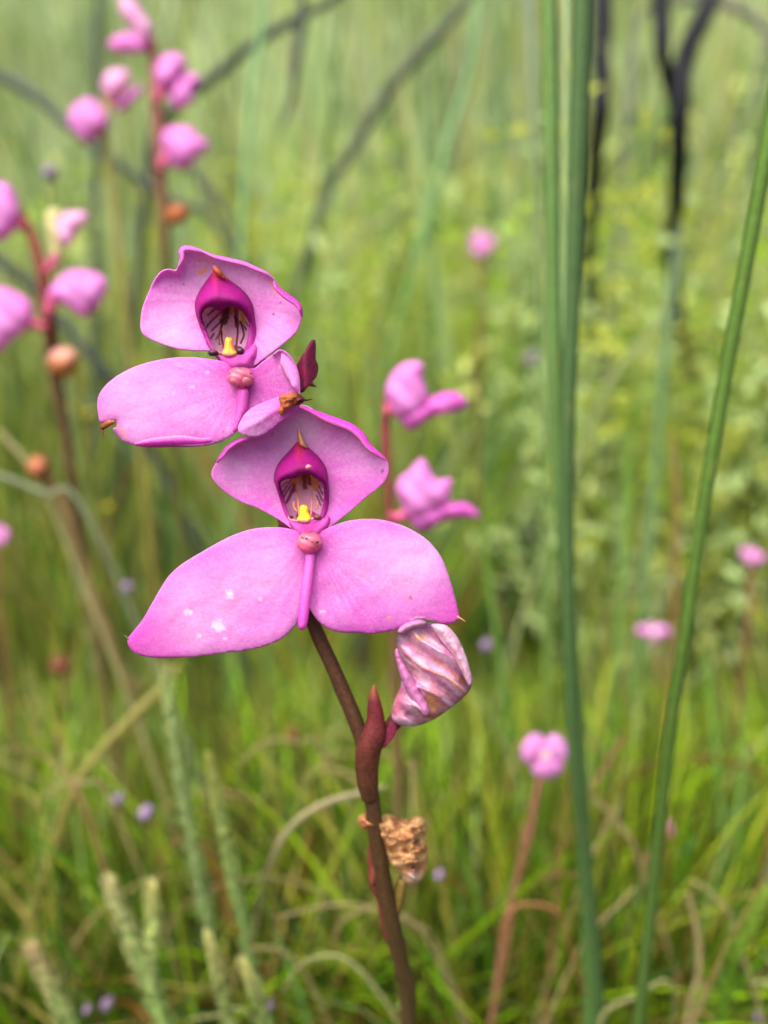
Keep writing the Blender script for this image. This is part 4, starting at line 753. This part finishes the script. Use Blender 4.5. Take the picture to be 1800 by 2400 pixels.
# ================================================================== fire-blackened branches
CH = lin((30, 30, 35)); CHG = lin((84, 92, 72)); CHL = lin((112, 110, 100))
def charred(label, runs, col=CH, group=None):
    """runs: first is the rooted main stem (top to bottom), others are side branches"""
    runs = [[(a, b, d - .075, wd * (1 if a > 1300 else .8)) for a, b, d, wd in q] for q in runs]
    Wd, R = rooted(runs[0]); o = thing('charred_branch', Wd[-1], label, 'branch', group)
    main = tube('stem', Wd, R, M_CHAR, col, o, n=40, segs=10, wob=.22, seed=len(label))
    for q in runs[1:]: ptube('twig', q, M_CHAR, col, main, n=24, segs=8, wob=.2, seed=len(q))
charred('black charred stem right behind the thick pair of rushes', [[(1412, -160, .42, 44), (1412, 0, .42, 44), (1410, 180, .42, 42), (1404, 300, .425, 40), (1390, 430, .47, 34), (1382, 640, .52, 24)]])
charred('black charred shrub stem forked into a Y', [[(1690, -130, .44, 40), (1655, 20, .42, 44), (1604, 140, .42, 46), (1592, 300, .425, 42), (1586, 470, .46, 34), (1572, 620, .51, 26)], [(1548, -120, .42, 42), (1550, 40, .42, 42), (1556, 140, .42, 32), (1580, 250, .444, 20), (1592, 300, .446, 14)], [(1590, 270, .445, 18), (1560, 300, .44, 20), (1545, 380, .44, 10)]])
charred('thin grey twig arching out of the forked charred shrub top', [[(1830, 160, .50, 16), (1790, 66, .50, 20), (1720, 16, .50, 20), (1640, 0, .50, 18), (1560, 8, .50, 16), (1490, 60, .505, 14), (1470, 300, .51, 12)]], CHL)
charred('dark branch sloping up away from the blurred orchid, with a hanging twig', [[(900, -90, .46, 14), (780, 0, .46, 22), (690, 46, .46, 26), (600, 100, .46, 30), (520, 165, .46, 28), (430, 235, .462, 28), (380, 285, .465, 30), (355, 350, .47, 30), (345, 430, .475, 26)], [(715, -90, .46, 24), (708, 30, .46, 28), (696, 120, .46, 30), (684, 230, .46, 22), (660, 300, .46, 12)]], lin((58, 62, 60)))
charred('long grey green branch leaning diagonally across the meadow', [[(1150, -90, .48, 24), (1090, 5, .48, 32), (1000, 105, .48, 40), (920, 195, .48, 36), (860, 290, .48, 36), (800, 390, .482, 32), (765, 460, .485, 30)]], CHG)
charred('greyish branch sloping down behind the paired pink flowers', [[(-120, 110, .44, 40), (0, 180, .44, 36), (80, 222, .44, 34), (170, 300, .44, 30), (270, 380, .442, 26), (400, 470, .445, 26), (530, 560, .45, 22)]], lin((74, 82, 72)))
charred('dark blurred stick crossing behind the pale orchid bud', [[(-120, 520, .38, 30), (0, 612, .38, 32), (70, 668, .38, 30), (150, 760, .382, 28), (250, 880, .385, 28), (310, 960, .39, 24)]], lin((56, 62, 60)))
charred('slim dark upright stick above the yellow stemmed orchid', [[(238, -120, .48, 20), (232, 0, .48, 24), (226, 110, .48, 24), (224, 220, .482, 22)]], lin((70, 80, 64)))
charred('short grey branch descending past the lowest blurred orchid flower', [[(400, 330, .46, 22), (450, 400, .46, 26), (500, 470, .46, 26), (545, 540, .462, 20)]], lin((84, 90, 74)))

# ================================================================== straws and shoots in the low grass
def straw(pts, col=G_TAN, group='curled dry grass stems', label=None, root=True, name='dry_grass_stem', cat='grass stem', thin=.62):
    if label is None:
        c = np.asarray(col); kind = 'rusty tan' if c[1] < .55 * c[0] else ('greenish straw coloured' if c[1] > .93 * c[0] else 'pale straw coloured')
        label = 'thin ' + kind + ' dry grass stem curling over the green grass'; group = kind + ' curled grass stems'
    pts = [(a, b, d + (.012 if thin < 1 else 0), wd * thin) for a, b, d, wd in pts]; col = np.asarray(col) * .72
    if root: Wd, R = rooted(pts)
    else:
        p = np.asarray(pts, float); Wd = at(p[:, 0], p[:, 1], p[:, 2]); R = p[:, 3] * .5 * p[:, 2] * PXS
    o = tube(name, Wd, R, M_GRASS, np.asarray(col) * np.ones(3), None, n=30, segs=6, origin=Wd[-1]); tag(o, label, cat, group); return o
ST = lin((200, 182, 130)); STG = lin((176, 178, 116))
straw([(420, 1560, .20, 20), (380, 1612, .20, 24), (300, 1690, .20, 26), (225, 1775, .201, 26), (160, 1880, .203, 26)], lin((190, 184, 104)), None, 'long straight yellow straw slanting down through the grass', thin=.9)
straw([(905, 1842, .160, 8), (850, 1858, .160, 13), (790, 1872, .161, 17), (720, 1905, .163, 18), (668, 1955, .167, 17), (640, 2010, .173, 15), (622, 2060, .185, 13), (612, 2100, .20, 11)], lin((206, 196, 150)), None, 'pale dry stem arching behind the orchid stalk above the dead brown flower', thin=1)
STRAWS = []
for pts, c in (
    ([(660, 2330, .158, 10), (700, 2265, .157, 14), (770, 2238, .156, 18), (830, 2262, .156, 20), (890, 2330, .157, 20), (940, 2420, .158, 18)], STG),
    ([(640, 2150, .165, 6), (690, 2140, .165, 9), (780, 2120, .165, 10), (880, 2130, .166, 10), (1000, 2200, .168, 9)], ST),
    ([(780, 2220, .17, 8), (800, 2160, .17, 10), (870, 2130, .17, 11), (960, 2160, .171, 12), (1030, 2230, .172, 12)], ST),
    ([(1170, 2200, .17, 12), (1200, 2130, .17, 14), (1260, 2120, .17, 14), (1310, 2140, .17, 12), (1330, 2200, .171, 10)], lin((206, 150, 100))),
    ([(1240, 2075, .18, 6), (1280, 2052, .18, 9), (1330, 2055, .18, 9), (1380, 2085, .181, 8)], lin((190, 140, 90))),
    ([(1610, 2062, .17, 8), (1650, 2080, .17, 16), (1700, 2130, .17, 20), (1728, 2200, .171, 18)], lin((190, 186, 120))),
    ([(1612, 2090, .165, 12), (1632, 2180, .165, 22), (1638, 2270, .165, 24), (1610, 2380, .166, 22)], ST),
    ([(1640, 2280, .166, 14), (1650, 2330, .166, 18), (1620, 2400, .167, 20)], ST),
    ([(1232, 1930, .18, 14), (1210, 2060, .18, 20), (1180, 2180, .18, 22), (1165, 2290, .181, 22)], lin((196, 146, 110))),
    ([(1335, 1790, .19, 6), (1325, 1900, .19, 14), (1310, 2050, .19, 18), (1295, 2200, .191, 18)], lin((190, 140, 96))),
    ([(1460, 1720, .19, 12), (1430, 1780, .19, 16), (1385, 1850, .19, 16), (1360, 1900, .191, 12)], lin((190, 150, 104))),
    ([(1375, 1860, .185, 10), (1430, 1905, .185, 20), (1470, 1960, .185, 22), (1495, 2010, .186, 18)], lin((206, 184, 130))),
    ([(1445, 1890, .184, 8), (1415, 1950, .184, 16), (1380, 2020, .184, 16), (1355, 2090, .185, 12)], lin((206, 190, 130))),
    ([(1490, 2080, .175, 12), (1440, 2130, .175, 16), (1390, 2180, .175, 16), (1350, 2240, .176, 14)], lin((206, 190, 130))),
    ([(1400, 2420, .16, 16), (1420, 2370, .16, 18), (1480, 2340, .16, 18), (1580, 2320, .16, 12)], STG),
    ([(100, 1770, .19, 8), (160, 1820, .19, 14), (210, 1920, .19, 16), (240, 2020, .192, 16)], lin((196, 160, 110))),
    ([(80, 1900, .19, 6), (120, 1850, .19, 10), (200, 1835, .19, 12), (260, 1880, .19, 10)], ST),
    ([(370, 2030, .18, 5), (400, 1980, .18, 7), (440, 1970, .18, 8), (490, 2000, .181, 8), (520, 2050, .182, 8)], lin((190, 140, 90))),
    ([(545, 2330, .165, 8), (560, 2250, .165, 10), (620, 2220, .165, 12), (690, 2250, .166, 12), (740, 2330, .168, 12)], ST),
    ([(560, 1800, .19, 8), (590, 1760, .19, 12), (640, 1735, .19, 12), (700, 1740, .19, 10), (760, 1770, .191, 10)], lin((190, 170, 120))),
    ([(0, 1010, .22, 22), (60, 1080, .22, 26), (110, 1160, .221, 24)], lin((196, 190, 130))),
    ([(-40, 1105, .21, 22), (30, 1125, .21, 26), (110, 1160, .21, 24), (200, 1200, .211, 18)], lin((170, 180, 140))),
    ([(440, 2390, .16, 8), (520, 2380, .16, 12), (600, 2400, .16, 14)], STG),
    ([(1580, 690, .30, 8), (1520, 780, .30, 20), (1440, 880, .30, 24), (1400, 960, .301, 22)], lin((180, 196, 130))),
    ([(1575, 1010, .26, 12), (1585, 1150, .26, 20), (1580, 1400, .262, 20)], lin((190, 150, 100))),
    ([(1410, 1540, .22, 8), (1440, 1400, .22, 10), (1550, 1370, .22, 12), (1620, 1400, .221, 10)], lin((170, 180, 110))),
): STRAWS.append((pts, c))
STRAW_LABELS = '''greenish straw loop bending over beside the foot of the orchid stalk
nearly level pale straw running behind the orchid stalk below the dead flower
pale straw hoop crossing behind the orchid stalk under the dead brown flower
rusty orange straw hoop at the foot of the three lobed pink flower
small brown straw arc just above the rusty orange hoop
yellowish straw curving down beside the twisted pale straw
twisted pale straw standing beside the curving yellowish one
short pale straw bent against the base of the twisted straw
thick pinkish tan straw parallel to the stalk of the three lobed flower
thin reddish tan straw between the three lobed flower and the rush pair
short tan straw leaning between the rush pair and the leaning rush
cream straw slanting down toward the salmon pink buds
cream straw crossing under the one that slants to the salmon buds
cream straw slanting low in front of the salmon bud stalk
greenish straw curve lying at the base of the thick rush pair
tan straw slanting beneath the long straight yellow straw
pale straw arc crossing the lower end of the long yellow straw
faint brown straw hoop between the two tall soft green shoots
pale straw hoop beside the two small bottom edge shoots
dull straw arc under the drooping sepal behind the slender shoot
broad yellowish straw slanting beside the dead orchid stalk
grey green straw crossing over the dead orchid stalk
greenish straw lying flat along the bottom edge near the shoots
pale green straw slanting through the meadow next to the rush pair
reddish tan straw standing upright beside the leaning green rush
thin greenish hoop over the pale pink flower by the leaning rush'''.split('\n')
for (pts, c), lab in zip(STRAWS, STRAW_LABELS): straw(pts, c, 'curled dry grass stems', lab, thin=.62)
# pale heathy shoots: a stem packed with little upright leaves
def shoot(label, pts, col, tip, seed, leaf=.0032, group=None):
    r = np.random.default_rng(seed); Wd, R = rooted(pts); o = thing('heath_shoot', Wd[-1], label, 'shoot', group)
    tube('stem', Wd, R * .45, M_GRASS, col, o, n=24, segs=6)
    S = spline(np.c_[Wd, R], 60)[:44]; V = []; C = []; d = -np.gradient(S[:, :3], axis=0); d /= np.linalg.norm(d, axis=1)[:, None]
    for i in range(len(S)):
        for j in range(9):
            a = r.uniform(0, 2 * math.pi); rad = np.array([math.cos(a), math.sin(a), 0]); L = leaf * r.uniform(.7, 1.3)
            side = np.cross(d[i], rad); side /= np.linalg.norm(side); p0 = S[i, :3] + rad * S[i, 3] * .3; p1 = p0 + d[i] * L * .6 + rad * S[i, 3] * .8; p2 = p0 + d[i] * L + rad * S[i, 3] * .75
            V += [p0 - side * L * .05, p1 - side * L * .16, p2, p1 + side * L * .16]; c = (tip * (1 - i / 30) + col * (i / 30)) if i < 30 else col; C += [np.asarray(c) * r.uniform(.75, 1.2)] * 4
    lf = meshobj('leaves', np.array(V), np.arange(len(V)).reshape(-1, 4), M_GRASS, o, None, np.array(C), smooth=False); lf['kind'] = 'stuff'
SHC = lin((164, 190, 112)); SHT = lin((206, 204, 136))
shoot('pale green heath shoot with pinkish tip, the taller of the crossing two', [(262, 2085, .170, 30), (300, 2180, .170, 46), (345, 2290, .171, 48), (385, 2400, .172, 48)], SHC, lin((196, 190, 136)), 1)
shoot('short pale heath shoot standing upright against the taller one', [(352, 2098, .172, 26), (358, 2170, .172, 38), (352, 2260, .172, 36), (372, 2350, .173, 30)], SHC * 1.1, SHT, 2)
shoot('brown tipped heath shoot poking from the bottom corner grass', [(82, 2240, .170, 28), (115, 2300, .170, 44), (150, 2370, .170, 46), (180, 2440, .171, 46)], SHC, lin((190, 170, 124)), 3)
shoot('slender pale shoot with tapering tip left of the orchid stalk', [(494, 1800, .165, 14), (515, 1900, .165, 30), (545, 2050, .166, 34), (580, 2220, .168, 34)], lin((150, 176, 104)), lin((180, 184, 104)), 4)
shoot('thick soft green shoot below the drooping pink sepal', [(392, 1590, .175, 30), (408, 1720, .175, 42), (432, 1880, .176, 38), (465, 2050, .178, 38), (490, 2180, .180, 38)], lin((156, 178, 116)), lin((176, 186, 116)), 5)
shoot('small pale shoot beside the violet bead in the bottom grass', [(495, 2220, .158, 18), (515, 2300, .158, 28), (540, 2400, .159, 28)], lin((150, 170, 100)), SHT, 6)
shoot('pale shoot with rounded tip hugging the bottom edge', [(580, 2280, .155, 20), (605, 2340, .155, 30), (630, 2420, .156, 30)], lin((140, 170, 96)), SHT, 7)
shoot('yellow green leaning shoot at the far corner of the low grass', [(1785, 2110, .165, 20), (1750, 2180, .165, 32), (1715, 2250, .166, 32), (1700, 2340, .168, 28)], lin((110, 150, 46)), lin((140, 166, 64)), 8)
